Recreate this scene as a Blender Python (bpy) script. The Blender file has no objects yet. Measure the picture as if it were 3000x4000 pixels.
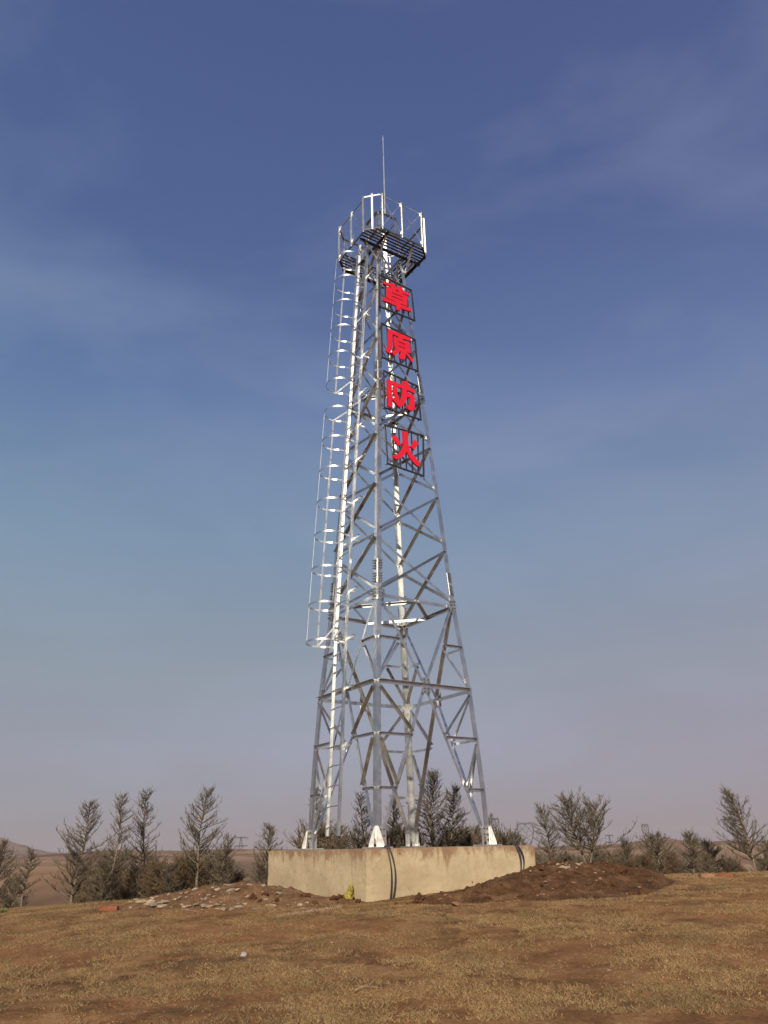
import bpy, bmesh, math, random
import numpy as np
from mathutils import Vector, Matrix, noise as mnoise

# ---------------------------------------------------------------- camera, world, sun
S = bpy.context.scene
COL = S.collection
F_PX, PITCH, ROLL = 2991.76, 0.41218, 0.02253      # focal length for a 3000 x 4000 frame, tilt up, roll
camd = bpy.data.cameras.new('camera')
cam = bpy.data.objects.new('camera', camd)
COL.objects.link(cam)
camd.sensor_fit = 'VERTICAL'
camd.sensor_height = 36.0
camd.lens = 36.0 * F_PX / 4000.0
camd.clip_start = 0.1
camd.clip_end = 20000
cam.matrix_world = Matrix.Rotation(math.pi / 2 + PITCH, 4, 'X') @ Matrix.Rotation(-ROLL, 4, 'Z')
S.camera = cam

SUN_EL, SUN_AZ = math.radians(27), math.radians(184)   # low sun behind the camera, a little to its left
w = bpy.data.worlds.new('World')
S.world = w
w.use_nodes = True
wn = w.node_tree.nodes
wl = w.node_tree.links
for n in list(wn):
    wn.remove(n)
def N(t, **k):
    n = wn.new(t)
    for a, b in k.items():
        setattr(n, a, b)
    return n
sky = N('ShaderNodeTexSky', sky_type='NISHITA')
sky.sun_disc = False
sky.sun_elevation = SUN_EL
sky.sun_rotation = SUN_AZ
sky.altitude = 1200
sky.air_density = 1.0
sky.dust_density = 1.5
sky.ozone_density = 2.0
tc = N('ShaderNodeTexCoord')
sx = N('ShaderNodeSeparateXYZ')
wl.new(tc.outputs['Generated'], sx.inputs[0])
ramp = N('ShaderNodeValToRGB')
wl.new(sx.outputs['Z'], ramp.inputs[0])
cr = ramp.color_ramp
SKY_STOPS = [(0.0, (0.258, 0.212, 0.250)), (0.05, (0.282, 0.236, 0.280)), (0.11, (0.305, 0.275, 0.322)), (0.20, (0.288, 0.312, 0.350)),
             (0.36, (0.210, 0.298, 0.412)), (0.52, (0.130, 0.203, 0.388)), (0.68, (0.085, 0.132, 0.305)), (1.0, (0.055, 0.080, 0.225))]
cr.elements[0].position = 0
cr.elements[1].position = 1
for i, (p, c) in enumerate(SKY_STOPS):
    e = cr.elements[0] if i == 0 else (cr.elements[-1] if i == len(SKY_STOPS) - 1 else cr.elements.new(p))
    e.position = p
    e.color = (*c, 1)
# faint cirrus veil
mp = N('ShaderNodeMapping')
mp.inputs['Scale'].default_value = (1.0, 1.6, 2.6)
mp.inputs['Rotation'].default_value = (0.3, 0.5, 0.2)
wl.new(tc.outputs['Generated'], mp.inputs[0])
nz = N('ShaderNodeTexNoise')
nz.inputs['Scale'].default_value = 2.1
nz.inputs['Detail'].default_value = 5
nz.inputs['Roughness'].default_value = 0.52
nz.inputs['Distortion'].default_value = 0.5
wl.new(mp.outputs[0], nz.inputs[0])
cm = N('ShaderNodeMapRange')
cm.inputs['From Min'].default_value = 0.45
cm.inputs['From Max'].default_value = 0.72
cm.inputs['To Max'].default_value = 0.25
wl.new(nz.outputs['Fac'], cm.inputs['Value'])
mixc = N('ShaderNodeMix', data_type='RGBA')
wl.new(cm.outputs[0], mixc.inputs['Factor'])
wl.new(ramp.outputs[0], mixc.inputs['A'])
mixc.inputs['B'].default_value = (0.40, 0.46, 0.60, 1)
# tint across the sky: bluer to the left, more violet to the right
tr = N('ShaderNodeMapRange')
tr.inputs['From Min'].default_value = -0.45
tr.inputs['From Max'].default_value = 0.45
wl.new(sx.outputs['X'], tr.inputs['Value'])
tint = N('ShaderNodeMix', data_type='RGBA')
wl.new(tr.outputs[0], tint.inputs['Factor'])
tint.inputs['A'].default_value = (0.955, 1.02, 1.015, 1)
tint.inputs['B'].default_value = (1.03, 0.965, 1.0, 1)
tm = N('ShaderNodeMix', data_type='RGBA', blend_type='MULTIPLY')
tm.inputs['Factor'].default_value = 1
wl.new(mixc.outputs['Result'], tm.inputs['A'])
wl.new(tint.outputs['Result'], tm.inputs['B'])
sc = N('ShaderNodeMix', data_type='RGBA', blend_type='MULTIPLY')
sc.inputs['Factor'].default_value = 1
wl.new(sky.outputs[0], sc.inputs['A'])
sc.inputs['B'].default_value = (0.10, 0.10, 0.10, 1)
mx = N('ShaderNodeMix', data_type='RGBA')
mx.inputs['Factor'].default_value = 0.86      # clear physical sky tinted by the dusty, hazy air of the day
wl.new(sc.outputs['Result'], mx.inputs['A'])
wl.new(tm.outputs['Result'], mx.inputs['B'])
bg = N('ShaderNodeBackground')
bg.inputs['Strength'].default_value = 1.0
wl.new(mx.outputs['Result'], bg.inputs['Color'])
wo = N('ShaderNodeOutputWorld')
wl.new(bg.outputs[0], wo.inputs['Surface'])

sund = bpy.data.lights.new('sun', 'SUN')
sund.energy = 4.8
sund.angle = math.radians(0.6)
sund.color = (1.0, 0.86, 0.66)
sun = bpy.data.objects.new('sun', sund)
COL.objects.link(sun)
SUN_DIR = Vector((math.sin(SUN_AZ) * math.cos(SUN_EL), math.cos(SUN_AZ) * math.cos(SUN_EL), math.sin(SUN_EL)))
sun.rotation_euler = SUN_DIR.to_track_quat('Z', 'Y').to_euler()

S.render.engine = 'CYCLES'
S.view_settings.view_transform = 'Standard'
S.view_settings.look = 'None'
S.view_settings.exposure = 0.0
S.view_settings.gamma = 1.0
S.view_settings.use_curve_mapping = False
S.cycles.max_bounces = 6
S.cycles.volume_bounces = 0

# ---------------------------------------------------------------- measuring helper: a point of the photo at a given distance
def at(px, py, Y):
    """world point seen at full-size photo pixel (px, py) at distance Y in front of the camera"""
    u, v = px - 1500, 2000 - py
    c, s = math.cos(ROLL), math.sin(ROLL)
    U, V = c * u + s * v, -s * u + c * v
    cp, sp = math.cos(PITCH), math.sin(PITCH)
    d = Vector((U / F_PX, cp - sp * V / F_PX, sp + cp * V / F_PX))
    return d * (Y / d.y)

# ---------------------------------------------------------------- object helpers
def tag(o, label=None, cat=None, group=None, kind=None):
    if label: o['label'] = label
    if cat: o['category'] = cat
    if group: o['group'] = group
    if kind: o['kind'] = kind
    return o
def empty(name, loc=(0, 0, 0)):
    o = bpy.data.objects.new(name, None)
    o.empty_display_size = 0.3
    o.location = loc
    COL.objects.link(o)
    return o
class MB:
    """collects boxes, bars and tubes, built as ONE mesh object"""
    def __init__(s):
        s.v, s.f, s.mi, s.cur = [], [], [], 0
    def add(s, vs, fs):
        n = len(s.v)
        s.v += [tuple(p) for p in vs]
        s.f += [tuple(i + n for i in f) for f in fs]
        s.mi += [s.cur] * (len(s.f) - len(s.mi))
    def box(s, c, ax, ay, az):
        """centre and three half-extent vectors"""
        c = Vector(c); ax, ay, az = Vector(ax), Vector(ay), Vector(az)
        if ax.cross(ay).dot(az) < 0: az = -az
        vs = [c + i * ax + j * ay + k * az for k in (-1, 1) for j in (-1, 1) for i in (-1, 1)]
        s.add(vs, [(0, 2, 3, 1), (4, 5, 7, 6), (0, 1, 5, 4), (2, 6, 7, 3), (0, 4, 6, 2), (1, 3, 7, 5)])
    def flat(s, p, q, wdir, w, t, tdir=None):
        """flat bar from p to q, w wide along wdir, t thick"""
        p, q = Vector(p), Vector(q)
        d = (q - p).normalized()
        wd = (Vector(wdir) - d * Vector(wdir).dot(d)).normalized()
        s.box((p + q) / 2, (q - p) / 2, wd * w / 2, d.cross(wd) * t / 2)
    def angle(s, p, q, n1, n2, w1, w2=None, t=0.009):
        """L-angle whose heel runs p-q, flanges reach along n1 and n2"""
        w2 = w2 or w1
        p, q = Vector(p), Vector(q)
        d = (q - p).normalized()
        a = (Vector(n1) - d * Vector(n1).dot(d)).normalized()
        b = Vector(n2) - d * Vector(n2).dot(d)
        b = (b - a * b.dot(a)).normalized()
        prof = [(0, 0), (w1, 0), (w1, t), (t, t), (t, w2), (0, w2)]
        vs = [e + a * x + b * y for e in (p, q) for x, y in prof]
        fs = [(i, (i + 1) % 6, (i + 1) % 6 + 6, i + 6) for i in range(6)]
        fs += [(3, 2, 1, 0), (5, 4, 3, 0), (6, 7, 8, 9), (6, 9, 10, 11)]
        if a.cross(b).dot(d) < 0:
            fs = [tuple(reversed(f)) for f in fs]
        s.add(vs, fs)
    def tube(s, pts, r, n=8, r2=None, caps=True):
        pts = [Vector(p) for p in pts]
        m = len(pts)
        base = len(s.v)
        up = None
        for i, p in enumerate(pts):
            d = (pts[min(i + 1, m - 1)] - pts[max(i - 1, 0)]).normalized()
            if up is None:
                up = Vector((0, 0, 1)) if abs(d.z) < 0.9 else Vector((1, 0, 0))
            a = d.cross(up).normalized()
            up = a.cross(d).normalized()
            rr = r if r2 is None else r + (r2 - r) * i / (m - 1)
            for k in range(n):
                t = 2 * math.pi * k / n
                s.v.append(tuple(p + (a * math.cos(t) + up * math.sin(t)) * rr))
        for i in range(m - 1):
            for k in range(n):
                k2 = (k + 1) % n
                s.f.append((base + i * n + k, base + i * n + k2, base + (i + 1) * n + k2, base + (i + 1) * n + k))
        if caps:
            s.f.append(tuple(base + k for k in reversed(range(n))))
            s.f.append(tuple(base + (m - 1) * n + k for k in range(n)))
    def bolt(s, p, nrm, r=0.016, h=0.03):
        nrm = Vector(nrm).normalized()
        s.mi += [s.cur] * (len(s.f) - len(s.mi))
        s.cur = 1
        s.tube([Vector(p), Vector(p) + nrm * h * 0.55], r, 6)
        s.tube([Vector(p) + nrm * h * 0.55, Vector(p) + nrm * h * 1.4], r * 0.5, 5)
        s.mi += [1] * (len(s.f) - len(s.mi))
        s.cur = 0
    def prism(s, pts, nrm, h):
        """flat polygon plate (list of 3-D points) extruded by h along nrm"""
        pts = [Vector(p) for p in pts]
        nrm = Vector(nrm).normalized()
        n = len(pts)
        area = Vector((0, 0, 0))
        for i in range(n):
            area += pts[i].cross(pts[(i + 1) % n])
        if area.dot(nrm) > 0:
            pts = pts[::-1]
        vs = pts + [p + nrm * h for p in pts]
        fs = [tuple(range(n)), tuple(reversed(range(n, 2 * n)))]
        fs += [((i + 1) % n, i, i + n, (i + 1) % n + n) for i in range(n)]
        s.add(vs, fs)
    def build(s, name, mat, parent=None, smooth=False, loc=None, mat2=None):
        s.mi += [s.cur] * (len(s.f) - len(s.mi))
        me = bpy.data.meshes.new(name)
        vs = s.v
        if loc is not None:
            vs = [(a - loc[0], b - loc[1], c - loc[2]) for a, b, c in vs]
        me.from_pydata(vs, [], s.f)
        me.materials.append(mat)
        if mat2:
            me.materials.append(mat2)
            me.polygons.foreach_set('material_index', s.mi)
        if smooth:
            me.polygons.foreach_set('use_smooth', [True] * len(me.polygons))
        me.update()
        o = bpy.data.objects.new(name, me)
        COL.objects.link(o)
        if loc is not None:
            o.location = loc
        if parent is not None:
            o.parent = parent
            if loc is None:
                o.matrix_parent_inverse = Matrix.Translation(-PLOC(parent))
        return o
def PLOC(o):
    """offset of a thing; its parts are stored in world coordinates and sit on it unshifted, sub-parts on them"""
    return Vector(o.location) if o.parent is None else Vector((0, 0, 0))

# ---------------------------------------------------------------- materials
def new_mat(name):
    m = bpy.data.materials.new(name)
    m.use_nodes = True
    nt = m.node_tree
    b = nt.nodes['Principled BSDF']
    return m, nt, b
def noise_node(nt, scale, detail=4, rough=0.55, coord='Object', dist=0.0, stretch=None):
    t = nt.nodes.new('ShaderNodeTexCoord')
    n = nt.nodes.new('ShaderNodeTexNoise')
    n.inputs['Scale'].default_value = scale
    n.inputs['Detail'].default_value = detail
    n.inputs['Roughness'].default_value = rough
    n.inputs['Distortion'].default_value = dist
    if stretch:
        m = nt.nodes.new('ShaderNodeMapping')
        m.inputs['Scale'].default_value = stretch
        nt.links.new(t.outputs[coord], m.inputs[0])
        nt.links.new(m.outputs[0], n.inputs[0])
    else:
        nt.links.new(t.outputs[coord], n.inputs[0])
    return n.outputs['Fac']
def ramp_node(nt, src, stops):
    r = nt.nodes.new('ShaderNodeValToRGB')
    nt.links.new(src, r.inputs[0])
    c = r.color_ramp
    for i, (p, col) in enumerate(stops):
        e = c.elements[i] if i < 2 else c.elements.new(p)
        e.position = p
        e.color = (*col, 1) if len(col) == 3 else col
    return r.outputs[0]
def mixcol(nt, fac, a, b, mode='MIX'):
    m = nt.nodes.new('ShaderNodeMix')
    m.data_type = 'RGBA'
    m.blend_type = mode
    for k, x in (('Factor', fac), ('A', a), ('B', b)):
        if hasattr(x, 'links') or hasattr(x, 'is_linked'):
            nt.links.new(x, m.inputs[k])
        elif k == 'Factor':
            m.inputs[k].default_value = x
        else:
            m.inputs[k].default_value = (*x, 1)
    return m.outputs['Result']
def bump(nt, b, src, strength, dist):
    n = nt.nodes.new('ShaderNodeBump')
    n.inputs['Strength'].default_value = strength
    n.inputs['Distance'].default_value = dist
    nt.links.new(src, n.inputs['Height'])
    nt.links.new(n.outputs[0], b.inputs['Normal'])
def simple_mat(name, c1, c2, scale=8, rough=0.6, metal=0.0, spec=0.5, bstr=0.0, bdist=0.01, detail=4):
    m, nt, b = new_mat(name)
    f = noise_node(nt, scale, detail)
    nt.links.new(ramp_node(nt, f, [(0.35, c1), (0.65, c2)]), b.inputs['Base Color'])
    b.inputs['Roughness'].default_value = rough
    b.inputs['Metallic'].default_value = metal
    b.inputs['Specular IOR Level'].default_value = spec
    if bstr:
        bump(nt, b, f, bstr, bdist)
    return m
def galv(name, c1, c2, r1, r2, metal=0.85):
    """hot-dip galvanised steel: mottled zinc, patchy gloss"""
    m, nt, b = new_mat(name)
    f = noise_node(nt, 3.0, 6, 0.7, dist=0.4)
    v = nt.nodes.new('ShaderNodeTexVoronoi')
    v.inputs['Scale'].default_value = 70
    t = nt.nodes.new('ShaderNodeTexCoord')
    nt.links.new(t.outputs['Object'], v.inputs[0])
    col = ramp_node(nt, f, [(0.36, c1), (0.64, c2)])
    sp = ramp_node(nt, v.outputs['Color'], [(0.0, (0.88,) * 3), (1.0, (1.0,) * 3)])
    nt.links.new(mixcol(nt, 1.0, col, sp, 'MULTIPLY'), b.inputs['Base Color'])
    f2 = noise_node(nt, 6.0, 5, 0.65)
    mr = nt.nodes.new('ShaderNodeMapRange')
    mr.inputs['From Min'].default_value = 0.35
    mr.inputs['From Max'].default_value = 0.65
    mr.inputs['To Min'].default_value = r1
    mr.inputs['To Max'].default_value = r2
    nt.links.new(f2, mr.inputs['Value'])
    nt.links.new(mr.outputs[0], b.inputs['Roughness'])
    b.inputs['Metallic'].default_value = metal
    return m
M = {}
M['zinc'] = galv('galvanised_steel', (0.50, 0.52, 0.53), (0.74, 0.75, 0.75), 0.32, 0.50, 0.97)
M['zinc_bright'] = galv('bright_galvanised_steel', (0.66, 0.67, 0.66), (0.86, 0.86, 0.83), 0.34, 0.48, 0.9)
M['zinc_dull'] = galv('dull_galvanised_steel', (0.38, 0.37, 0.33), (0.58, 0.56, 0.51), 0.34, 0.50, 0.97)  # darker, slightly warmer zinc tone for some of the diagonals
M['bolt'] = galv('dull_steel_bolt', (0.13, 0.12, 0.11), (0.24, 0.23, 0.21), 0.45, 0.6, 0.6)
M['dark_steel'] = galv('dark_steel_grating', (0.07, 0.075, 0.08), (0.13, 0.13, 0.13), 0.4, 0.6, 0.6)
M['black_steel'] = simple_mat('black_painted_steel', (0.022, 0.021, 0.024), (0.04, 0.037, 0.038), 20, 0.5)
M['cable'] = simple_mat('black_cable_sheath', (0.018, 0.02, 0.021), (0.035, 0.038, 0.04), 20, 0.42)
M['red'] = simple_mat('red_letter_face', (0.62, 0.007, 0.026), (0.67, 0.009, 0.032), 3, 0.5)
M['anchor'] = simple_mat('rusty_anchor_bolt', (0.10, 0.045, 0.025), (0.18, 0.09, 0.05), 30, 0.75, 0.3)
M['nut'] = simple_mat('black_anchor_nut', (0.02, 0.018, 0.017), (0.05, 0.045, 0.04), 30, 0.6, 0.4)

# concrete with pale skim, damp brown streaks from the top and honeycombing
m, nt, b = new_mat('cast_concrete')
f = noise_node(nt, 0.9, 5, 0.6)
c = ramp_node(nt, f, [(0.35, (0.47, 0.385, 0.25)), (0.65, (0.60, 0.50, 0.335))])
g = noise_node(nt, 9, 5, 0.7)
c = mixcol(nt, 0.6, c, ramp_node(nt, g, [(0.3, (0.78, 0.74, 0.68)), (0.6, (1, 1, 1))]), 'MULTIPLY')
tcn = nt.nodes.new('ShaderNodeTexCoord')
sep = nt.nodes.new('ShaderNodeSeparateXYZ')
nt.links.new(tcn.outputs['Object'], sep.inputs[0])
def zmask(noise_src, kz, lo, hi, amt):
    ad = nt.nodes.new('ShaderNodeMath'); ad.operation = 'MULTIPLY_ADD'
    nt.links.new(sep.outputs['Z'], ad.inputs[0]); ad.inputs[1].default_value = kz
    nt.links.new(noise_src, ad.inputs[2])
    return ramp_node(nt, ad.outputs[0], [(lo, (0,) * 3), (hi, (amt,) * 3)])
c = mixcol(nt, zmask(noise_node(nt, 4.0, 7, 0.72, dist=.5, stretch=(1, 1, .45)), .95, .34, .45, .85), c, (0.27, 0.160, 0.098))
dr = nt.nodes.new('ShaderNodeMath'); dr.operation = 'MULTIPLY'
nt.links.new(zmask(noise_node(nt, 7.0, 4, 0.6, stretch=(1, 1, .10)), .25, .48, .58, .75), dr.inputs[0])
nt.links.new(ramp_node(nt, noise_node(nt, 1.4, 3, .5), [(.45, (0,) * 3), (.6, (1,) * 3)]), dr.inputs[1])
c = mixcol(nt, dr.outputs[0], c, (0.27, 0.175, 0.115))
c = mixcol(nt, ramp_node(nt, noise_node(nt, .8, 3, .5, stretch=(1, 1, 3)), [(.45, (0,) * 3), (.62, (.5,) * 3)]), c, (0.40, 0.31, 0.20))
vo = nt.nodes.new('ShaderNodeTexVoronoi'); vo.inputs['Scale'].default_value = 2.6
nt.links.new(tcn.outputs['Object'], vo.inputs[0])
c = mixcol(nt, ramp_node(nt, vo.outputs['Distance'], [(.035, (.9,) * 3), (.055, (0,) * 3)]), c, (0.07, 0.04, 0.03))
bl = noise_node(nt, 6.5, 6, 0.75, dist=0.6)
c = mixcol(nt, ramp_node(nt, bl, [(0.60, (0,) * 3), (0.66, (0.55,) * 3)]), c, (0.30, 0.2, 0.13))
c = mixcol(nt, ramp_node(nt, noise_node(nt, 2.3, 7, 0.8, dist=1.2), [(0.60, (0,) * 3), (0.64, (0.45,) * 3)]), c, (0.60, 0.47, 0.33))
nt.links.new(c, b.inputs['Base Color'])
b.inputs['Roughness'].default_value = 0.9
b.inputs['Specular IOR Level'].default_value = 0.2
bump(nt, b, noise_node(nt, 14, 8, 0.7), 0.5, 0.02)
M['concrete'] = m

# ground: dry turf near, bleached brown steppe far
m, nt, b = new_mat('dry_steppe_ground')
big = noise_node(nt, 0.35, 5, 0.6, dist=0.4)
mid = noise_node(nt, 2.2, 6, 0.65, dist=0.3)
fine = noise_node(nt, 26, 6, 0.75)
c = ramp_node(nt, mid, [(0.38, (0.140, 0.083, 0.038)), (0.50, (0.265, 0.150, 0.067)), (0.62, (0.385, 0.235, 0.112))])
c = mixcol(nt, ramp_node(nt, big, [(0.42, (0,) * 3), (0.60, (0.65,) * 3)]), c, (0.350, 0.165, 0.074))
c = mixcol(nt, ramp_node(nt, noise_node(nt, .9, 6, .7, dist=.8), [(0.52, (0,) * 3), (0.66, (0.5,) * 3)]), c, (0.150, 0.105, 0.050))
c = mixcol(nt, 0.85, c, ramp_node(nt, fine, [(0.32, (0.50, 0.46, 0.42)), (0.60, (1.12, 1.08, 1.02))]), 'MULTIPLY')
far = noise_node(nt, 0.012, 6, 0.62, dist=0.6)
fc = ramp_node(nt, far, [(0.36, (0.140, 0.088, 0.055)), (0.50, (0.250, 0.150, 0.088)), (0.62, (0.380, 0.255, 0.150))])
t2 = nt.nodes.new('ShaderNodeTexCoord')
s2 = nt.nodes.new('ShaderNodeVectorMath'); s2.operation = 'LENGTH'
nt.links.new(t2.outputs['Object'], s2.inputs[0])
mr = nt.nodes.new('ShaderNodeMapRange')
mr.inputs['From Min'].default_value = 30; mr.inputs['From Max'].default_value = 90
nt.links.new(s2.outputs['Value'], mr.inputs['Value'])
c = mixcol(nt, mr.outputs[0], c, fc)
nt.links.new(c, b.inputs['Base Color'])
b.inputs['Roughness'].default_value = 1.0
b.inputs['Specular IOR Level'].default_value = 0.1
bump(nt, b, fine, 0.7, 0.03)
M['ground'] = m

def soil_mat(name, a, bb, cc, speck):
    m, nt, b = new_mat(name)
    mid = noise_node(nt, 3.0, 6, 0.7, dist=0.5)
    c = ramp_node(nt, mid, [(0.35, a), (0.5, bb), (0.66, cc)])
    fine = noise_node(nt, 40, 6, 0.8)
    c = mixcol(nt, 0.8, c, ramp_node(nt, fine, [(0.3, (0.5, 0.48, 0.46)), (0.62, (1.15, 1.1, 1.05))]), 'MULTIPLY')
    v = nt.nodes.new('ShaderNodeTexVoronoi')
    v.inputs['Scale'].default_value = 17
    t = nt.nodes.new('ShaderNodeTexCoord')
    nt.links.new(t.outputs['Object'], v.inputs[0])
    c = mixcol(nt, ramp_node(nt, v.outputs['Distance'], [(0.10, (0.8,) * 3), (0.17, (0,) * 3)]), c, speck)
    nt.links.new(c, b.inputs['Base Color'])
    b.inputs['Roughness'].default_value = 1.0
    b.inputs['Specular IOR Level'].default_value = 0.08
    bump(nt, b, fine, 0.8, 0.04)
    return m
M['soil'] = soil_mat('dug_red_brown_soil', (0.080, 0.043, 0.023), (0.150, 0.082, 0.043), (0.240, 0.140, 0.078), (0.36, 0.22, 0.14))
M['rubble_soil'] = soil_mat('stony_tan_soil', (0.150, 0.082, 0.044), (0.235, 0.138, 0.076), (0.330, 0.215, 0.130), (0.44, 0.34, 0.24))
M['clod'] = simple_mat('dry_soil_clod', (0.085, 0.040, 0.022), (0.150, 0.076, 0.040), 14, 1.0, spec=0.1, bstr=0.6, bdist=0.03)
M['stone'] = simple_mat('pale_split_stone', (0.30, 0.22, 0.145), (0.46, 0.36, 0.255), 7, 0.85, spec=0.2, bstr=0.4, bdist=0.01)
M['stone_grey'] = simple_mat('grey_split_stone', (0.22, 0.18, 0.14), (0.34, 0.28, 0.22), 7, 0.85, spec=0.2, bstr=0.4, bdist=0.01)
M['stone_orange'] = simple_mat('orange_stone', (0.25, 0.125, 0.070), (0.34, 0.19, 0.115), 9, 0.9, spec=0.2, bstr=0.4, bdist=0.01)
M['brick'] = simple_mat('red_clay_brick', (0.20, 0.070, 0.038), (0.27, 0.11, 0.062), 12, 0.9, spec=0.2, bstr=0.4, bdist=0.008)
M['bark'] = simple_mat('grey_larch_bark', (0.12, 0.09, 0.065), (0.28, 0.225, 0.17), 25, 0.95, spec=0.15)
M['twig'] = simple_mat('bare_larch_twigs', (0.082, 0.066, 0.045), (0.205, 0.172, 0.122), 6, 0.95, spec=0.15)
M['twig_warm'] = simple_mat('brown_shrub_twigs', (0.095, 0.066, 0.040), (0.210, 0.150, 0.092), 6, 0.95, spec=0.15)
M['yellow_sack'] = simple_mat('woven_yellow_sack', (0.22, 0.18, 0.025), (0.38, 0.32, 0.06), 9, 0.7, bstr=0.4, bdist=0.01)
M['plastic'] = simple_mat('white_plastic_scrap', (0.34, 0.33, 0.33), (0.46, 0.45, 0.45), 9, 0.5)
M['weed'] = simple_mat('fresh_green_weed', (0.13, 0.19, 0.05), (0.20, 0.28, 0.09), 20, 0.8)
M['root'] = simple_mat('pale_dead_root', (0.20, 0.13, 0.085), (0.33, 0.24, 0.16), 20, 0.9)
M['pylon'] = simple_mat('far_pylon_steel', (0.10, 0.10, 0.11), (0.13, 0.13, 0.14), 1, 0.6, 0.2)

# ---------------------------------------------------------------- terrain
def smooth(t):
    t = min(1.0, max(0.0, t))
    return t * t * (3 - 2 * t)
RIDGE_A = [(-2500, 3320), (-600, 3326), (0, 3352), (232, 3334), (350, 3325), (430, 3319), (640, 3322), (700, 3323), (900, 3316), (1000, 3317), (1200, 3318), (1600, 3306), (2060, 3312), (2300, 3301),
           (2420, 3296), (2500, 3285), (2596, 3273), (2680, 3283), (2760, 3288), (2850, 3283), (2950, 3298), (3000, 3302), (3600, 3290), (5200, 3240)]
RIDGE_B = [(-2500, 3300), (-900, 3268), (-300, 3250), (-90, 3262), (0, 3272), (40, 3287), (66, 3297), (93, 3301), (133, 3317), (199, 3330), (260, 3334), (400, 3345), (1500, 3330), (5200, 3250)]
RIDGE_C = [(-2500, 3420), (-300, 3402), (53, 3388), (150, 3381), (232, 3377), (300, 3372), (400, 3380), (700, 3420), (1500, 3460), (5200, 3400)]
def prep(pts):
    out = []
    for px, py in pts:
        p = at(px, py, 1000.0)
        out.append((math.atan2(p.x, p.y), p.z / math.hypot(p.x, p.y)))
    out.sort()
    return out
RA, RB, RC = prep(RIDGE_A), prep(RIDGE_B), prep(RIDGE_C)
def lookup(tab, az):
    if az <= tab[0][0]: return tab[0][1]
    for i in range(len(tab) - 1):
        if az <= tab[i + 1][0]:
            t = (az - tab[i][0]) / (tab[i + 1][0] - tab[i][0])
            t = t * t * (3 - 2 * t)
            return tab[i][1] * (1 - t) + tab[i + 1][1] * t
    return tab[-1][1]
def fbm(x, y, s, o=4, z=0.0):
    return mnoise.fractal(Vector((x * s, y * s, z)), 0.8, 2.0, o)
def near_h(x, y):
    cx = max(-16, min(16, x))
    zc = -0.80 + 0.021 * cx - (0.0035 * (cx + 4.5) ** 2 if cx < -4.5 else 0)
    g = max(0.0, min(1.0, (y + 2) / 17.5))
    g = g ** 0.9
    z = -1.62 + (zc + 1.62) * g
    if y < -2: z = -1.62 + 0.012 * (y + 2)
    d = max(0.0, math.hypot(x * 0.45, y) - 17.0)
    if y > 0:
        k = 0.0105 * d * d if d < 12 else 0.0105 * 144 + 0.252 * (d - 12)
        z -= min(k, 24.0 + 0.004 * d)
    return z
def ground_h(x, y):
    r = math.hypot(x, y)
    z = near_h(x, y)
    z += 0.035 * fbm(x, y, 0.45) + 0.012 * fbm(x, y, 2.6, 4, 3.1)
    if r > 60:
        az = math.atan2(x, y)
        if abs(az) > 1.25:
            z2 = -6 + 10 * fbm(x, y, 0.002, 3)
            return z + (max(z, z2) - z) * smooth((r - 60) / 300)
        k = smooth((1.25 - abs(az)) / 0.35)
        v = z + 1.2 * fbm(x, y, 0.012, 5) * smooth((r - 60) / 200)
        out = v
        for tab, R, W, rough in ((RC, 230, 95, 0.5), (RA, 900, 330, 2.5), (RB, 3000, 900, 16)):
            H = lookup(tab, az) * R
            base = -22
            h = base + (H - base) * math.exp(-((r - R) / W) ** 2)
            d = abs(r - R) / W
            h += rough * fbm(x, y, 1.6 / W * 1.2, 5, R) * min(1, d * 1.6) * (1 if d < 2 else 0.3)
            out = max(out, h)
        z = z + (out - z) * k * smooth((r - 60) / 90)
    return z
def grid_mesh(name, verts, rows, cols, mat, wrap=False, smoothf=True):
    v = np.array(verts, dtype=np.float32)
    r = np.arange(rows - 1)[:, None]
    nc = cols if wrap else cols - 1
    c = np.arange(nc)[None, :]
    c2 = (c + 1) % cols
    f = np.stack([r * cols + c, r * cols + c2, (r + 1) * cols + c2, (r + 1) * cols + c], -1).reshape(-1, 4)
    me = bpy.data.meshes.new(name)
    me.vertices.add(len(v)); me.vertices.foreach_set('co', v.ravel())
    me.loops.add(f.size); me.loops.foreach_set('vertex_index', f.ravel().astype(np.int32))
    me.polygons.add(len(f)); me.polygons.foreach_set('loop_start', np.arange(0, f.size, 4, dtype=np.int32))
    me.polygons.foreach_set('use_smooth', np.full(len(f), smoothf))
    me.materials.append(mat)
    me.update(calc_edges=True)
    me.validate()
    o = bpy.data.objects.new(name, me)
    COL.objects.link(o)
    return o
azs = []
a = -math.pi
while a < math.pi - 1e-6:
    azs.append(a)
    a += math.radians(0.22) if abs(a) < math.radians(34) else math.radians(3.0)
radii = [0.0001, 2.0, 4.0, 5.2]
r = 6.0
while r < 9000:
    radii.append(r)
    r *= 1.0055 if r < 26 else (1.02 if r < 90 else 1.035)
verts = []
for r in radii:
    for a in azs:
        x, y = r * math.sin(a), r * math.cos(a)
        verts.append((x, y, ground_h(x, y)))
g = grid_mesh('ground', verts, len(radii), len(azs), M['ground'], wrap=True)
# faces must look up
if g.data.polygons[len(g.data.polygons) // 2].normal.z < 0:
    g.data.flip_normals()
tag(g, kind='structure')

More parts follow.
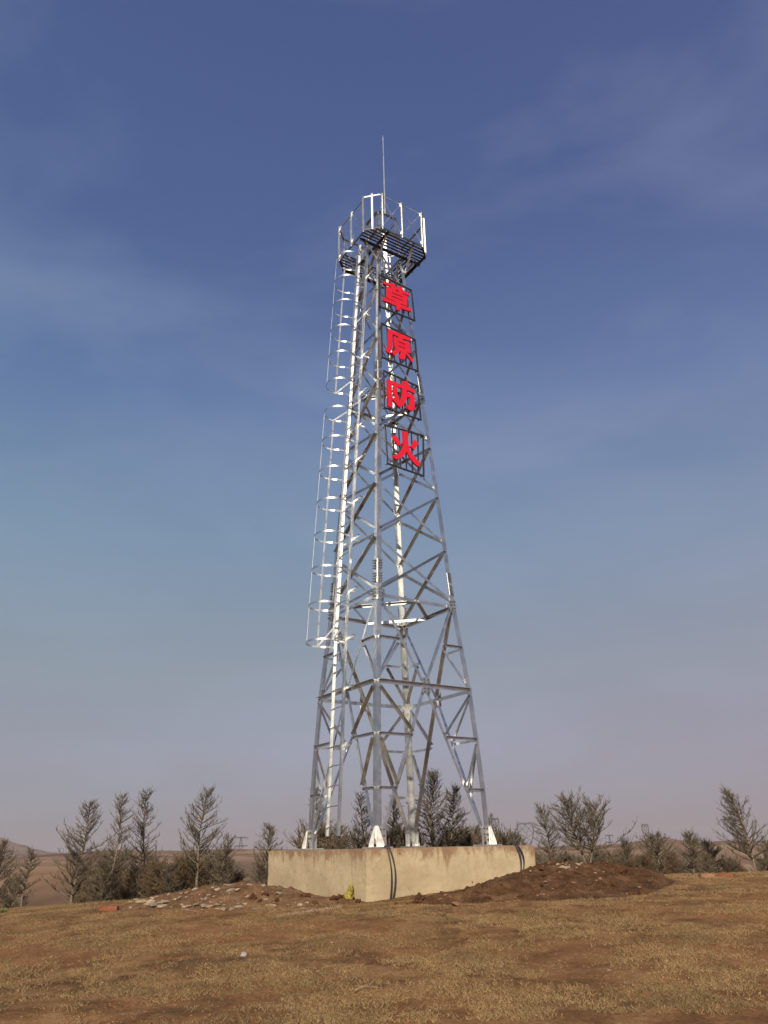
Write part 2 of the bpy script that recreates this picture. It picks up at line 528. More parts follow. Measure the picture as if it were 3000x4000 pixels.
# ---------------------------------------------------------------- tower geometry
CX, CY, PHI = 0.11656, 17.5, -0.20215
E1 = Vector((math.cos(PHI - math.pi / 4), math.sin(PHI - math.pi / 4), 0))       # outward normal of the right front face
E2 = Vector((math.cos(PHI - 3 * math.pi / 4), math.sin(PHI - 3 * math.pi / 4), 0))  # outward normal of the left front face
UP = Vector((0, 0, 1))
C0 = Vector((CX, CY, 0))
H0, MH = 2.00629 / math.sqrt(2), 0.0911 / math.sqrt(2)
DTAB = [(0, -.034), (1.05, .006), (2.08, .022), (3.13, .031), (5.16, -.021), (7.5, -.004), (30, -.003)]
def half(z):
    h = H0 - MH * z
    for i in range(len(DTAB) - 1):
        if DTAB[i][0] <= z <= DTAB[i + 1][0]:
            t = (z - DTAB[i][0]) / (DTAB[i + 1][0] - DTAB[i][0])
            return h + DTAB[i][1] * (1 - t) + DTAB[i + 1][1] * t
    return h
def P(u, v, z):
    return C0 + E1 * u + E2 * v + UP * z
SG = {'F': (1, 1), 'R': (1, -1), 'B': (-1, -1), 'L': (-1, 1)}
def corner(l, z, inset=0.0):
    h = half(z) - inset
    a, b = SG[l]
    return P(a * h, b * h, z)
# faces: outward normal, left and right leg seen from outside
FACES = {'FR': (E1, 'F', 'R'), 'RB': (-E2, 'R', 'B'), 'BL': (-E1, 'B', 'L'), 'LF': (E2, 'L', 'F')}

tower = empty('lattice_tower', P(0, 0, 0))
tag(tower, 'tall galvanised lattice lookout tower with caged ladder and railed platform, on the concrete block', 'tower')

# legs
LEG_TOP = 17.15
for l, (a, b) in SG.items():
    mb = MB()
    for z0, z1, wd in ((0.06, 5.16, 0.118), (5.16, 10.81, 0.112), (10.81, LEG_TOP, 0.100)):
        zs = [z0] + [t for t, _ in DTAB if z0 < t < z1] + [z1]
        for q in range(len(zs) - 1):
            mb.angle(corner(l, zs[q]), corner(l, zs[q + 1]), -a * E1, -b * E2, wd, t=0.011)
    lg = mb.build('leg', M['zinc'], tower)
    # splice rows of bolts above the two joints
    for zc in (5.62, 11.25):
        sb = MB()
        wd = 0.112 if zc < 8 else 0.1
        for dr, nr in ((-a * E1, b * E2), (-b * E2, a * E1)):
            p0, p1 = corner(l, zc - 0.28), corner(l, zc + 0.28)
            sb.flat(p0 + dr * wd * .5 + nr * 0.006, p1 + dr * wd * .5 + nr * 0.006, dr, wd * 0.86, 0.010)
            for i in range(9):
                if i == 4: continue
                c = p0.lerp(p1, (i + .5) / 9)
                sb.bolt(c + dr * wd * 0.78 + nr * 0.011, nr, 0.017, 0.052)
                sb.bolt(c + dr * wd * 0.30 + nr * 0.011, nr, 0.013, 0.03)
        sb.build('splice_plate', M['zinc'], tower, mat2=M['bolt'])

# bracing of one face between two legs
IN = 0.012
def face_pt(nrm, l1, l2, t, z, out=0.0):
    """point on a face, t from leg l1 to leg l2"""
    return corner(l1, z).lerp(corner(l2, z), t) + nrm * out
def brace(name, p, q, nrm, out, wd=0.065, mat='zinc', w2=None):
    """angle bar in a face: flat flange on the face, other flange at its upper edge reaching out (or in)"""
    mb = MB()
    d = (q - p).normalized()
    upv = nrm.cross(d).normalized()
    if upv.z < 0: upv = -upv
    off = nrm * (0.004 if out > 0 else -0.024)
    p2, q2 = p + off + upv * wd / 2, q + off + upv * wd / 2
    mb.angle(p2, q2, -upv, nrm * out, wd, w2 or wd, t=0.007)
    # bolts at both ends
    fo = nrm * (0.008 if out > 0 else 0.0)
    for e, s in ((p2, 1), (q2, -1)):
        mb.bolt(e - upv * wd * .55 + d * s * 0.035 + fo, nrm, 0.014, 0.026)
    return mb.build(name, M[mat], tower, mat2=M['bolt'])
JN = [(5.16, 6.49), (6.64, 7.91), (8.06, 9.31), (9.47, 10.81), (10.81, 12.36), (12.56, 14.10), (14.25, 15.62)]
rnd = random.Random(4)
for fn, (nrm, l1, l2) in FACES.items():
    for i, (z0, z1) in enumerate(JN):
        wd = 0.064 if i < 4 else 0.056
        e = 0.03
        # outstanding-flange diagonal: right leg high, left leg low
        brace('diagonal_brace', face_pt(nrm, l1, l2, e, z0 + .04), face_pt(nrm, l1, l2, 1 - e, z1 - .04), nrm, 1, wd, rnd.choice(['zinc_dull', 'zinc']))
        brace('diagonal_brace', face_pt(nrm, l1, l2, 1 - e, z0 + .04), face_pt(nrm, l1, l2, e, z1 - .04), nrm, -1, wd, 'zinc')
    # horizontals at the gusset levels and at the waist
    for z, wd in ((5.06, 0.075), (10.72, 0.068), (3.13, 0.08)):
        brace('horizontal_brace', face_pt(nrm, l1, l2, .02, z), face_pt(nrm, l1, l2, .98, z), nrm, 1 if z < 4 else -1, wd)
    for z in (16.3, 17.05):
        brace('horizontal_brace', face_pt(nrm, l1, l2, .03, z), face_pt(nrm, l1, l2, .97, z), nrm, 1, 0.062)
    # big X of the bottom section, crossing on the waist horizontal
    for s in (0, 1):
        A, B = (l1, l2) if s == 0 else (l2, l1)
        mat = 'zinc_dull' if s == 0 else 'zinc'
        p0, pm, p1 = face_pt(nrm, A, B, .06, 0.28), face_pt(nrm, A, B, .5, 3.13), face_pt(nrm, A, B, .955, 5.05)
        dd = (pm - p0).normalized()
        brace('main_diagonal', p0, pm - dd * .05, nrm, -1, 0.062, 'zinc', w2=.035 if fn in ('FR', 'LF') else .07)
        dd = (p1 - pm).normalized()
        brace('main_diagonal', pm + dd * .05, p1, nrm, -1, 0.062, 'zinc', w2=.035 if fn in ('FR', 'LF') else .07)
        def on_diag(z):   # t on the lower or upper half of the diagonal that starts at leg A
            return .06 + (.5 - .06) * (z - .28) / (3.13 - .28)
        t1, t2 = on_diag(1.05), on_diag(2.08)
        brace('short_horizontal', face_pt(nrm, A, B, .02, 1.05), face_pt(nrm, A, B, t1, 1.05), nrm, 1, 0.055)
        brace('short_horizontal', face_pt(nrm, A, B, .02, 2.08), face_pt(nrm, A, B, t2, 2.08), nrm, 1, 0.055)
        brace('short_diagonal', face_pt(nrm, A, B, .03, 2.00), face_pt(nrm, A, B, t1, 1.12), nrm, 1, 0.056, 'zinc_dull')
        brace('short_diagonal', face_pt(nrm, A, B, .03, 3.03), face_pt(nrm, A, B, t2, 2.15), nrm, 1, 0.056, 'zinc_dull')
        # upper redundants: near leg A the diagonal coming down from leg A's gusset
        t3 = .5 * (5.05 - 4.09) / (5.05 - 3.13)
        brace('short_horizontal', face_pt(nrm, A, B, .02, 4.09), face_pt(nrm, A, B, t3, 4.09), nrm, 1, 0.055)
        brace('short_diagonal', face_pt(nrm, A, B, .03, 3.24), face_pt(nrm, A, B, t3, 4.02), nrm, -1, 0.055)
    # gusset plates with their bolts
    for z, sz in ((5.10, .17), (10.76, .14)):
        for A, B in ((l1, l2), (l2, l1)):
            mb = MB()
            o = nrm * 0.012
            ed = (corner(B, z) - corner(A, z)).normalized()
            c = corner(A, z)
            pts = [c + ed * .0 + UP * sz * .8, c + ed * sz * .95 + UP * sz * .72, c + ed * sz * 1.15 - UP * sz * .25, c + ed * sz * .85 - UP * sz * 1.05, c - UP * sz * .85]
            mb.prism([p + o for p in pts], nrm, 0.010)
            for bx, bz in ((.22, .5), (.22, .05), (.22, -.45), (.55, .45), (.62, .0), (.58, -.45), (.9, .35), (.9, -.1), (.72, -.8)):
                mb.bolt(c + ed * sz * bx + UP * sz * bz + nrm * .022, nrm, 0.016, 0.032)
            mb.build('gusset_plate', M['zinc'], tower, mat2=M['bolt'])
    # plate at the middle of the waist
    mb = MB()
    c = face_pt(nrm, l1, l2, .5, 3.13)
    ed = (corner(l2, 3.13) - corner(l1, 3.13)).normalized()
    mb.prism([c + nrm * .014 + ed * x + UP * z for x, z in ((-.10, .17), (.10, .17), (.12, 0), (.10, -.17), (-.10, -.17), (-.12, 0))], nrm, 0.010)
    for x in (-.05, .05):
        for z in (-.13, -.06, .07, .13):
            mb.bolt(c + nrm * .024 + ed * x + UP * z, nrm, 0.017, 0.03)
    mb.build('gusset_plate', M['zinc'], tower, mat2=M['bolt'])
# diamond-shaped diaphragms joining the middles of the horizontals
for z in (5.06, 10.72):
    mids = [face_pt(FACES[k][0], FACES[k][1], FACES[k][2], .5, z, -.05) for k in ('FR', 'RB', 'BL', 'LF')]
    for i in range(4):
        p, q = mids[i], mids[(i + 1) % 4]
        d = (q - p).normalized()
        side = UP.cross(d)
        if side.dot(C0 - p) > 0: side = -side
        mb = MB()
        mb.angle(p + UP * .01, q + UP * .01, -UP, side, 0.062, t=0.007)
        mb.build('diaphragm_brace', M['zinc_bright'], tower)

# feet: shoe plates, stiffener fin, base plate and anchor bolts
ZB = -0.02
for l, (a, b) in SG.items():
    c = P(a * (half(0) - .03), b * (half(0) - .03), 0)
    mb = MB()
    dx, dy = -a * E1, -b * E2       # inward directions along the two faces
    mb.box(c + UP * (ZB + .012) + (dx + dy) * .02, dx * .21, dy * .21, UP * .012)
    for d, nr in ((dx, b * E2), (dy, a * E1)):
        o = c + nr * 0.020
        mb.prism([o + d * -.0 + UP * .0, o + d * .19 + UP * .0, o + d * .19 + UP * .30, o + d * .15 + UP * .36, o + d * .0 + UP * .36], nr, .012)
        for hx, hz in ((.05, .31), (.05, .2), (.13, .31), (.13, .2), (.05, .1)):
            mb.bolt(o + d * hx + UP * hz + nr * .012, nr, .017, .03)
    diag = -(dx + dy).normalized()
    side = UP.cross(diag)
    # cheeks spreading from the leg corner outwards
    base = c + diag * .0
    for sd in (-1, 1):
        t = (side * sd * .55 + diag * .83).normalized()
        # splayed fin plates
        q0 = base + diag * .03
        mb.prism([q0 + UP * .0, q0 + side * sd * .155 + UP * .0, q0 + side * sd * .15 + UP * .05, q0 + side * sd * .055 + UP * .33, q0 + side * sd * .03 + UP * .37, q0 + UP * .37], diag, .012)
    mb.prism([base + diag * .045 + UP * .0, base + diag * .17 + UP * .0, base + diag * .16 + UP * .06, base + diag * .07 + UP * .35, base + diag * .045 + UP * .35], side, .012)
    ft = mb.build('foot', M['zinc_bright'], tower, mat2=M['bolt'])
    for u, v in ((.19, -.12), (-.12, .19), (.19, .19), (-.13, -.13)):
        pb = c + dx * u + dy * v + UP * ZB
        mb = MB()
        mb.tube([pb + UP * .02, pb + UP * .17], .013, 8)
        ab = mb.build('anchor_bolt', M['anchor'], ft)
        # nut stays in the bolt mesh's neighbour
        mb = MB(); mb.tube([pb + UP * .025, pb + UP * .075], .026, 6)
        nb = mb.build('nut', M['nut'], ft)

def sub(o):
    return o

# ladder and safety cage on the left front face
LW = 0.222
def lad(u, out, z):
    s = 0.16 + 0.09 * smooth(z / 5.0)
    return P(u, half(0) + 0.034 - MH * z + s + out, z)
LZ0, LZ1 = 0.22, 16.15
mb = MB()
nseg = 12
for sd in (-1, 1):
    for i in range(nseg):
        za, zb = LZ0 + (LZ1 - LZ0) * i / nseg, LZ0 + (LZ1 - LZ0) * (i + 1) / nseg
        if sd < 0:
            mb.angle(lad(-LW - .035, -.045, za), lad(-LW - .035, -.045, zb), E1, E2, 0.07, 0.055, t=0.007)
        else:
            mb.angle(lad(LW + .035, .01, za), lad(LW + .035, .01, zb), -E1, -E2, 0.055, 0.055, t=0.007)
ladder = mb.build('ladder', M['zinc'], tower)
z = LZ0 + .17
while z < LZ1:
    mb = MB()
    mb.tube([lad(-LW - .03, -.02, z), lad(LW + .03, -.02, z)], .0105, 8)
    sub(mb.build('rung', M['zinc'], ladder))
    z += 0.395
def hoop_pts(z, n=44):
    pts = [lad(-LW - .035, -.0, z)]
    r, cz = 0.37, 0.42
    a0 = math.radians(-38)
    for i in range(n + 1):
        t = a0 + (math.pi - 2 * a0) * i / n
        pts.append(lad(-r * math.cos(t), cz + r * math.sin(t) * (1.0 if math.sin(t) > 0 else 1.0), z))
    pts.append(lad(LW + .035, -.0, z))
    return pts
HZ = [4.118 + .846 * k for k in range(14)]
for hz in HZ:
    pts = hoop_pts(hz)
    mb = MB()
    hh = 0.021
    n = len(pts)
    cen = lad(0, .42, hz)
    vs = []
    for p in pts:
        d = (p - cen); d.z = 0; d.normalize()
        vs += [p + UP * hh, p - UP * hh, p + d * .005 - UP * hh, p + d * .005 + UP * hh]
    fs = []
    for i in range(n - 1):
        a, b = 4 * i, 4 * i + 4
        for k in range(4):
            fs.append((a + k, a + (k + 1) % 4, b + (k + 1) % 4, b + k))
    mb.add(vs, fs)
    sub(mb.build('cage_hoop', M['zinc'], ladder))
# vertical cage straps, interrupted where the two ladder lengths meet
for t in (math.radians(-8), math.radians(70), math.radians(188)):
    for za, zb in ((HZ[0] - .03, HZ[7] + .03), (HZ[8] - .03, HZ[13] + (.03))):
        mb = MB()
        r = .363
        ks = 6
        for i in range(ks):
            z0_, z1_ = za + (zb - za) * i / ks, za + (zb - za) * (i + 1) / ks
            p, q = lad(-r * math.cos(t), .42 + r * math.sin(t), z0_), lad(-r * math.cos(t), .42 + r * math.sin(t), z1_)
            tan = (E1 * math.sin(t) + E2 * math.cos(t))
            mb.flat(p, q, tan, 0.042, 0.005)
        sub(mb.build('cage_strap', M['zinc_bright'], ladder))
for sd in (1, -1):      # raking stays at the ends of the cage lengths
    for za, zb in ((HZ[0], HZ[0] + .5), (HZ[7], HZ[7] + .35), (HZ[8] - .02, HZ[8] + .42)):
        if sd < 0 and za > 5: pass
        mb = MB()
        t = math.radians(-8) if sd < 0 else math.radians(188)
        mb.flat(lad(-.363 * math.cos(t), .42 + .363 * math.sin(t), za), lad(sd * (LW + .02), 0.0, zb), UP, 0.035, 0.005)
        sub(mb.build('cage_stay', M['zinc_bright'], ladder))
# stand-off arms behind the ladder
for z in (1.98, 3.16, 4.25, 5.35, 6.62, 7.62, 8.75, 9.75, 10.72, 11.9, 13.3, 14.6):
    mb = MB()
    mb.angle(lad(-LW - .10, -.05, z), lad(LW + .34, -.05, z), -UP, -E2, 0.05, 0.045, t=.006)
    mb.bolt(lad(LW + .33, -.05, z - .02), E2, .014, .05)
    for u in (-LW, LW):
        p = lad(u, -.06, z - .02)
        vz = half(z - .02)
        mb.flat(p, P(u, vz + .012, z - .02), UP, 0.045, 0.006)
    sub(mb.build('ladder_bracket', M['zinc_bright'], ladder, mat2=M['bolt']))

# platform: octagonal walkway of steel slats round the head of the tower
ZP, RH, OA, OC = 15.73, 1.194, 1.0376, 0.312
HP = half(ZP)
def octp(a=OA, c=OC, z=ZP):
    return [P(a - c, a, z), P(a, a - c, z), P(a, -(a - c), z), P(a - c, -a, z), P(-(a - c), -a, z), P(-a, -(a - c), z), P(-a, a - c, z), P(-(a - c), a, z)]
OV = octp()
mb = MB()
for i in range(8):
    p, q = OV[i], OV[(i + 1) % 8]
    d = (q - p).normalized()
    n = d.cross(UP)
    if n.dot(p - P(0, 0, ZP)) < 0: n = -n
    mb.angle(p, q, -UP, -n, 0.06, 0.05, t=.006)
for s in (-1, 1):
    mb.angle(P(-OA + .01, s * (HP + .02), ZP - .012), P(OA - .01, s * (HP + .02), ZP - .012), -UP, s * E2, .075, .05, t=.007)
    mb.angle(P(s * (HP + .02), -OA + .01, ZP - .10), P(s * (HP + .02), OA - .01, ZP - .10), -UP, s * E1, .075, .05, t=.007)
platform = mb.build('platform_frame', M['dark_steel'], tower)
ns = 6
def ext(off):      # half-length of a slat lying at distance off from the centre, cut by the octagon
    return OA - .02 if off < OA - OC else OA - .02 - (off - (OA - OC))
for s in (-1, 1):
    for k in range(ns):
        off = HP + .07 + (OA - .05 - HP - .07) * k / (ns - 1)
        e = ext(off)
        mb = MB()      # slats along the FR and BL sides run the full length
        mb.box(P(s * off, 0, ZP + .005), E1 * .026, E2 * e, UP * .004)
        sub(mb.build('walkway_slat', M['dark_steel'], platform))
    if s < 0:
        for k in range(ns):
            off = HP + .07 + (OA - .05 - HP - .07) * k / (ns - 1)
            mb = MB()  # between them on the far right side
            mb.box(P(0, -off, ZP + .005), E2 * .026, E1 * (HP + .02), UP * .004)
            sub(mb.build('walkway_slat', M['dark_steel'], platform))
# raking struts from the legs up to the walkway beams
for l, (a, b) in SG.items():
    p = corner(l, 15.02)
    for d, v in ((a * E1, b * E2), (b * E2, a * E1)):
        q = P(a * HP, b * HP, ZP - .06) + d * .50
        mb = MB()
        mb.angle(p + v * .014, q + v * .014, UP, v, 0.055, 0.05, t=.006)
        mb.build('platform_strut', M['zinc'], tower)
# railing
mb = MB()
TV = octp(z=ZP + RH)
for i in range(8):
    p, q = TV[i], TV[(i + 1) % 8]
    d = (q - p).normalized()
    n = d.cross(UP)
    if n.dot(p - P(0, 0, ZP + RH)) < 0: n = -n
    mb.angle(p, q, -UP, -n, 0.05, 0.045, t=.006)
railing = mb.build('railing', M['zinc'], tower)
def post(u, v, n, tdir, wd=.050):
    mb = MB()
    p0, p1 = P(u, v, ZP - .07) + n * .012, P(u, v, ZP + RH + .03) + n * .012
    # channel section: web outward, two short flanges
    mb.box((p0 + p1) / 2, tdir * wd / 2, n * .003, UP * (p1.z - p0.z) / 2)
    for s in (-1, 1):
        mb.box((p0 + p1) / 2 + tdir * s * (wd / 2 - .003) + n * .018, tdir * .003, n * .015, UP * (p1.z - p0.z) / 2)
    mb.bolt(p0 + UP * .06 + n * .004, n, .012, .02)
    mb.bolt(p1 - UP * .05 + n * .004, n, .012, .02)
    return sub(mb.build('railing_post', M['zinc_bright'], railing, mat2=M['bolt']))
e = OA - OC - .05
for n, t, fu in ((E1, E2, lambda s: (OA, s)), (-E1, E2, lambda s: (-OA, s)), (E2, E1, lambda s: (s, OA)), (-E2, E1, lambda s: (s, -OA))):
    for s in (-e, 0.02, e):
        u, v = fu(s)
        post(u, v, n, t)
    for s0, s1 in ((-e, .02), (.02, e)):
        for flip in (0, 1):
            za, zb = (ZP + .02, ZP + RH - .04) if not flip else (ZP + RH - .04, ZP + .02)
            u0, v0 = fu(s0); u1, v1 = fu(s1)
            mb = MB()
            mb.flat(P(u0, v0, za) + n * (.006 + .008 * flip), P(u1, v1, zb) + n * (.006 + .008 * flip), UP, .036, .005)
            sub(mb.build('railing_brace', M['zinc'], railing))
for a_, b_ in ((1, 1), (1, -1), (-1, -1), (-1, 1)):
    n = (a_ * E1 + b_ * E2).normalized()
    post(a_ * (OA - OC / 2), b_ * (OA - OC / 2), n, UP.cross(n))
# lightning rod fixed to the post nearest the camera
mb = MB()
ru, rv = OA + .055, OA - OC - .125
mb.tube([P(ru, rv, ZP + .45), P(ru, rv, 17.3)], .019, 8)
mb.tube([P(ru, rv, 17.3), P(ru, rv, 19.12)], .018, 8, .014)
mb.tube([P(ru, rv, 19.12), P(ru, rv, 19.25)], .011, 8, .002)
mb.box(P(ru - .02, rv, ZP + .6), E1 * .03, E2 * .03, UP * .015)
mb.box(P(ru - .02, rv, ZP + 1.1), E1 * .03, E2 * .03, UP * .015)
mb.build('lightning_rod', M['zinc_bright'], tower)

# ---------------------------------------------------------------- the four signs hung on the right front face
NF = (E1 + UP * MH).normalized()              # the panels lean back with the face
UF = (UP - E1 * MH).normalized()
def ray_to_face(px, py, out):
    """point where the sight line of a photo pixel meets the sign plane"""
    p = at(px, py, 1.0)
    n = E1 + UP * MH
    return p * ((H0 + out + E1.dot(C0)) / p.dot(n))
SIGNS = [
 ('草', [(1482,1073),(1606.5,1133.6),(1620,1252),(1482,1197)], (1460,1080,.12055),
  [(275,185),(530,258),(540,245),(655,262),(672,350),(755,372),(775,345),(888,372),(895,480),(1130,585),(1130,662),(905,575),(908,600),(1062,660),(1058,1000),(820,905),(822,925),(1180,1065),(1185,1175),(850,1060),(835,1135),(700,1110),(690,975),(600,945),(405,850),(272,818),(272,712),(350,722),(690,870),(690,850),(520,775),(420,730),(398,690),(398,380),(420,350),(520,400),(530,385),(515,338),(285,260)],
  [[(685,452),(765,488),(775,545),(720,515),(688,482)],[(555,540),(700,598),(915,688),(925,715),(700,625),(560,568)],[(560,660),(700,713),(915,803),(925,830),(700,743),(562,690)]]),
 ('原', [(1489.5,1262.4),(1621,1327),(1633,1450),(1493,1396)], (1460,1260,.12055),
  [(440,240),(600,290),(840,390),(1130,515),(1168,555),(1165,635),(920,555),(915,595),(1145,695),(1170,1030),(1055,1000),(1060,1030),(1270,1240),(1205,1315),(1050,1090),(1010,1050),(995,1180),(960,1232),(830,1218),(775,1095),(842,1085),(845,975),(812,935),(820,968),(635,1100),(575,1020),(530,995),(620,950),(685,870),(655,855),(630,482),(770,535),(775,490),(610,415),(580,395),(575,850),(545,930),(490,1035),(355,945),(450,720)],
  [[(775,635),(990,725),(985,758),(775,662)],[(770,770),(1000,868),(1000,895),(770,798)]]),
 ('防', [(1498.5,1448),(1630.4,1508.3),(1644.3,1640),(1501,1591.8)], (1460,1440,.1326),
  [(375,330),(520,390),(880,525),(820,390),(965,395),(1040,580),(1180,650),(1180,755),(950,655),(950,710),(1172,810),(1175,1232),(1060,1262),(985,1225),(930,1100),(1040,1110),(1035,885),(965,855),(950,925),(870,1060),(770,1165),(690,1130),(600,1010),(520,925),(515,1178),(385,1130)],
  [[(500,490),(565,510),(560,590),(530,670),(590,800),(600,860),(570,890),(512,870)],[(700,575),(800,610),(805,860),(735,1000),(720,900),(665,760),(660,650)]]),
 ('火', [(1503.8,1660),(1653,1701.7),(1655,1859.5),(1513.7,1810.4)], (1460,1640,.1326),
  [(820,355),(975,380),(990,700),(1000,785),(1075,800),(1170,600),(1295,720),(1160,915),(1075,830),(1010,815),(1040,900),(1100,1020),(1240,1180),(1360,1300),(1280,1400),(1180,1320),(1040,1150),(960,980),(945,960),(880,1060),(760,1150),(630,1195),(520,1070),(650,1050),(770,940),(830,830),(845,745),(765,745),(680,785),(515,505),(630,475),(765,715),(850,720),(845,640)],
  []),
]
HANG = ['uppermost red character, grass, on its black bar frame just under the tower platform',
        'red character for plain on a black bar frame, second sign from the top',
        'red character for guard on a black bar frame, third sign from the top',
        'lowest red character, fire, four open strokes on a black bar frame below the other three']
WDIR = -E2
for si, (ch, fr, (ox, oy, sc_), outl, holes) in enumerate(SIGNS):
    off = 0.10
    q = [ray_to_face(x, y, off) for x, y in fr]
    cen = (q[0] + q[1] + q[2] + q[3]) / 4
    sign = empty('character_sign', cen)
    tag(sign, HANG[si], 'sign', 'red character signs down the right front face of the tower')
    mb = MB()
    t = .034
    for i in range(4):
        p, r_ = q[i], q[(i + 1) % 4]
        d = (r_ - p).normalized()
        k = NF.cross(d)
        mb.box((p + r_) / 2, (r_ - p) / 2 + d * (t / 2 if i % 2 == 0 else -t / 2), k * t / 2, NF * t / 2)
    frame = mb.build('frame', M['black_steel'], sign)
    nb = 5
    for i in range(nb):
        k = (i + 1) / (nb + 1) + (.0, .0, .0, .02)[si]
        p, r_ = q[0].lerp(q[1], k), q[3].lerp(q[2], k)
        d = (r_ - p).normalized()
        mb = MB()
        mb.box((p + r_) / 2, (r_ - p) / 2 - d * (t / 2), d.cross(NF) * .014, NF * .014)
        o = mb.build('frame_bar', M['black_steel'], frame)
    mb = MB()      # short hooks holding the frame off the legs
    for i in (0, 1, 2, 3):
        p = q[i].lerp(cen, .04)
        mb.box(p - NF * .055, NF * .045, WDIR * .012, UF * .012)
    mb.build('hook', M['black_steel'], sign)
    # the character: outline with holes as a filled, extruded curve
    def loc2(pt):
        p = ray_to_face(ox + pt[0] * sc_, oy + pt[1] * sc_, off + .030) - cen
        return p.dot(WDIR), p.dot(UF)
    base_n = (ray_to_face(fr[0][0], fr[0][1], off + .030) - cen).dot(NF)
    cu = bpy.data.curves.new('character', 'CURVE')
    cu.dimensions = '2D'
    cu.fill_mode = 'BOTH'
    cu.extrude = 0.022
    for loop in [outl] + holes:
        sp = cu.splines.new('POLY')
        sp.points.add(len(loop) - 1)
        for j, pt in enumerate(loop):
            x, y = loc2(pt)
            sp.points[j].co = (x, y, 0, 1)
        sp.use_cyclic_u = True
    tmp = bpy.data.objects.new('character_curve', cu)
    COL.objects.link(tmp)
    dg = bpy.context.evaluated_depsgraph_get()
    me = bpy.data.meshes.new_from_object(tmp.evaluated_get(dg))
    bpy.data.objects.remove(tmp)
    me.name = 'character'
    me.materials.clear(); me.materials.append(M['red'])
    co = bpy.data.objects.new('character', me)
    COL.objects.link(co)
    co.parent = sign
    mat = Matrix((WDIR, UF, NF)).transposed().to_4x4()
    mat.translation = NF * (base_n + .024)
    co.matrix_local = mat

# ---------------------------------------------------------------- concrete block
BS, BT, BB = 2.0, -0.022, -1.25
bm = bmesh.new()
cs = [(1, 1), (1, -1), (-1, -1), (-1, 1)]
vt = [bm.verts.new(P(a * BS, b * BS, BT) - C0) for a, b in cs]
vb = [bm.verts.new(P(a * BS, b * BS, BB) - C0) for a, b in cs]
bm.faces.new(vt); bm.faces.new(vb[::-1])
for i in range(4):
    bm.faces.new((vt[i], vb[i], vb[(i + 1) % 4], vt[(i + 1) % 4]))
bmesh.ops.recalc_face_normals(bm, faces=bm.faces)
bmesh.ops.subdivide_edges(bm, edges=bm.edges, cuts=40, use_grid_fill=True)
for v in bm.verts:
    p = v.co
    e = min(1.0, abs(p.z - BT) / .25)
    nn = mnoise.fractal(p * 3.0, .8, 2, 5)
    edge = (abs(abs(p.dot(E1)) - BS) < .01) + (abs(abs(p.dot(E2)) - BS) < .01) + (abs(p.z - BT) < .01)
    v.co = p + Vector((nn, mnoise.fractal(p * 3 + Vector((9, 0, 0)), .8, 2, 5), 0)) * .006 - Vector((p.x, p.y, 0)).normalized() * (.010 * abs(nn) if edge >= 2 else 0)
    if edge >= 2 and abs(p.z - BT) < .01:
        v.co.z -= .008 + .012 * max(0, nn)
me = bpy.data.meshes.new('concrete_block')
bm.to_mesh(me); bm.free()
me.materials.append(M['concrete'])
blk = bpy.data.objects.new('concrete_block', me)
blk.location = C0
COL.objects.link(blk)
tag(blk, 'large square tan concrete foundation block carrying the steel tower, stained brown near its top', 'foundation')
def form_hole(px, py):
    return
# ---------------------------------------------------------------- soil heaps
def heap(name, x0, x1, y0, y1, step, hf, mat, label):
    xs = np.arange(x0, x1, step); ys = np.arange(y0, y1, step)
    verts = []
    for y in ys:
        for x in xs:
            b = ground_h(x, y)
            h = hf(x, y)
            n = .06 * fbm(x, y, 1.7, 6, 7.0) + .06 * abs(fbm(x, y, 5.0, 4, 2.0)) + .03 * abs(fbm(x, y, 14.0, 3, 5.0))
            k = min(1, max(0, h) / .10)
            verts.append((x, y, b + max(h, -.06) + n * k - .012))
    o = grid_mesh(name, verts, len(ys), len(xs), mat, smoothf=True)
    if o.data.polygons[10].normal.z < 0: o.data.flip_normals()
    # drop the faces that stay under the turf
    bm = bmesh.new(); bm.from_mesh(o.data)
    kill = [f for f in bm.faces if all(v.co.z < ground_h(v.co.x, v.co.y) - .02 for v in f.verts)]
    bmesh.ops.delete(bm, geom=kill, context='FACES')
    bm.to_mesh(o.data); bm.free()
    tag(o, label, 'soil heap')
    return o
def gs(x, y, cx, cy, sx_, sy_, rot=0.0):
    c, s = math.cos(rot), math.sin(rot)
    dx, dy = x - cx, y - cy
    u, v = c * dx + s * dy, -s * dx + c * dy
    return math.exp(-(u / sx_) ** 2 - (v / sy_) ** 2)
def bank(x, y, u, v):
    return 0
def heap_right(x, y):
    q = Vector((x, y, 0)) - C0
    u, v = q.dot(E1), q.dot(E2)
    h = .42 * gs(x, y, 3.3, 16.5, 1.3, 1.3) + .17 * gs(x, y, 4.6, 16.2, .6, .9) + .22 * gs(x, y, 2.1, 15.0, 1.2, .7, .5) + .12 * gs(x, y, .8, 14.3, .9, .35, .4)
    h += .13 * gs(x, y, 3.4, 14.4, 1.3, .9)
    return h - .07
def heap_left(x, y):
    h = .30 * gs(x, y, -2.9, 16.3, 1.15, 1.1) + .16 * gs(x, y, -4.0, 15.6, 1.1, .8) + .12 * gs(x, y, -2.0, 15.3, .9, .6) + .10 * gs(x, y, -1.0, 14.9, .7, .4)
    return h - .06
heap('soil_heap', -.5, 8.5, 12.6, 20.5, .045, heap_right, M['soil'], 'long heap of bare dark red-brown soil banked against the right side of the concrete block')
heap('soil_heap', -6.5, .4, 13.0, 19.5, .045, heap_left, M['rubble_soil'], 'lower heap of tan soil strewn with pale stones, left of the concrete block')
def surf(x, y):
    return ground_h(x, y) + max(0, heap_right(x, y), heap_left(x, y) if x < .5 else 0)
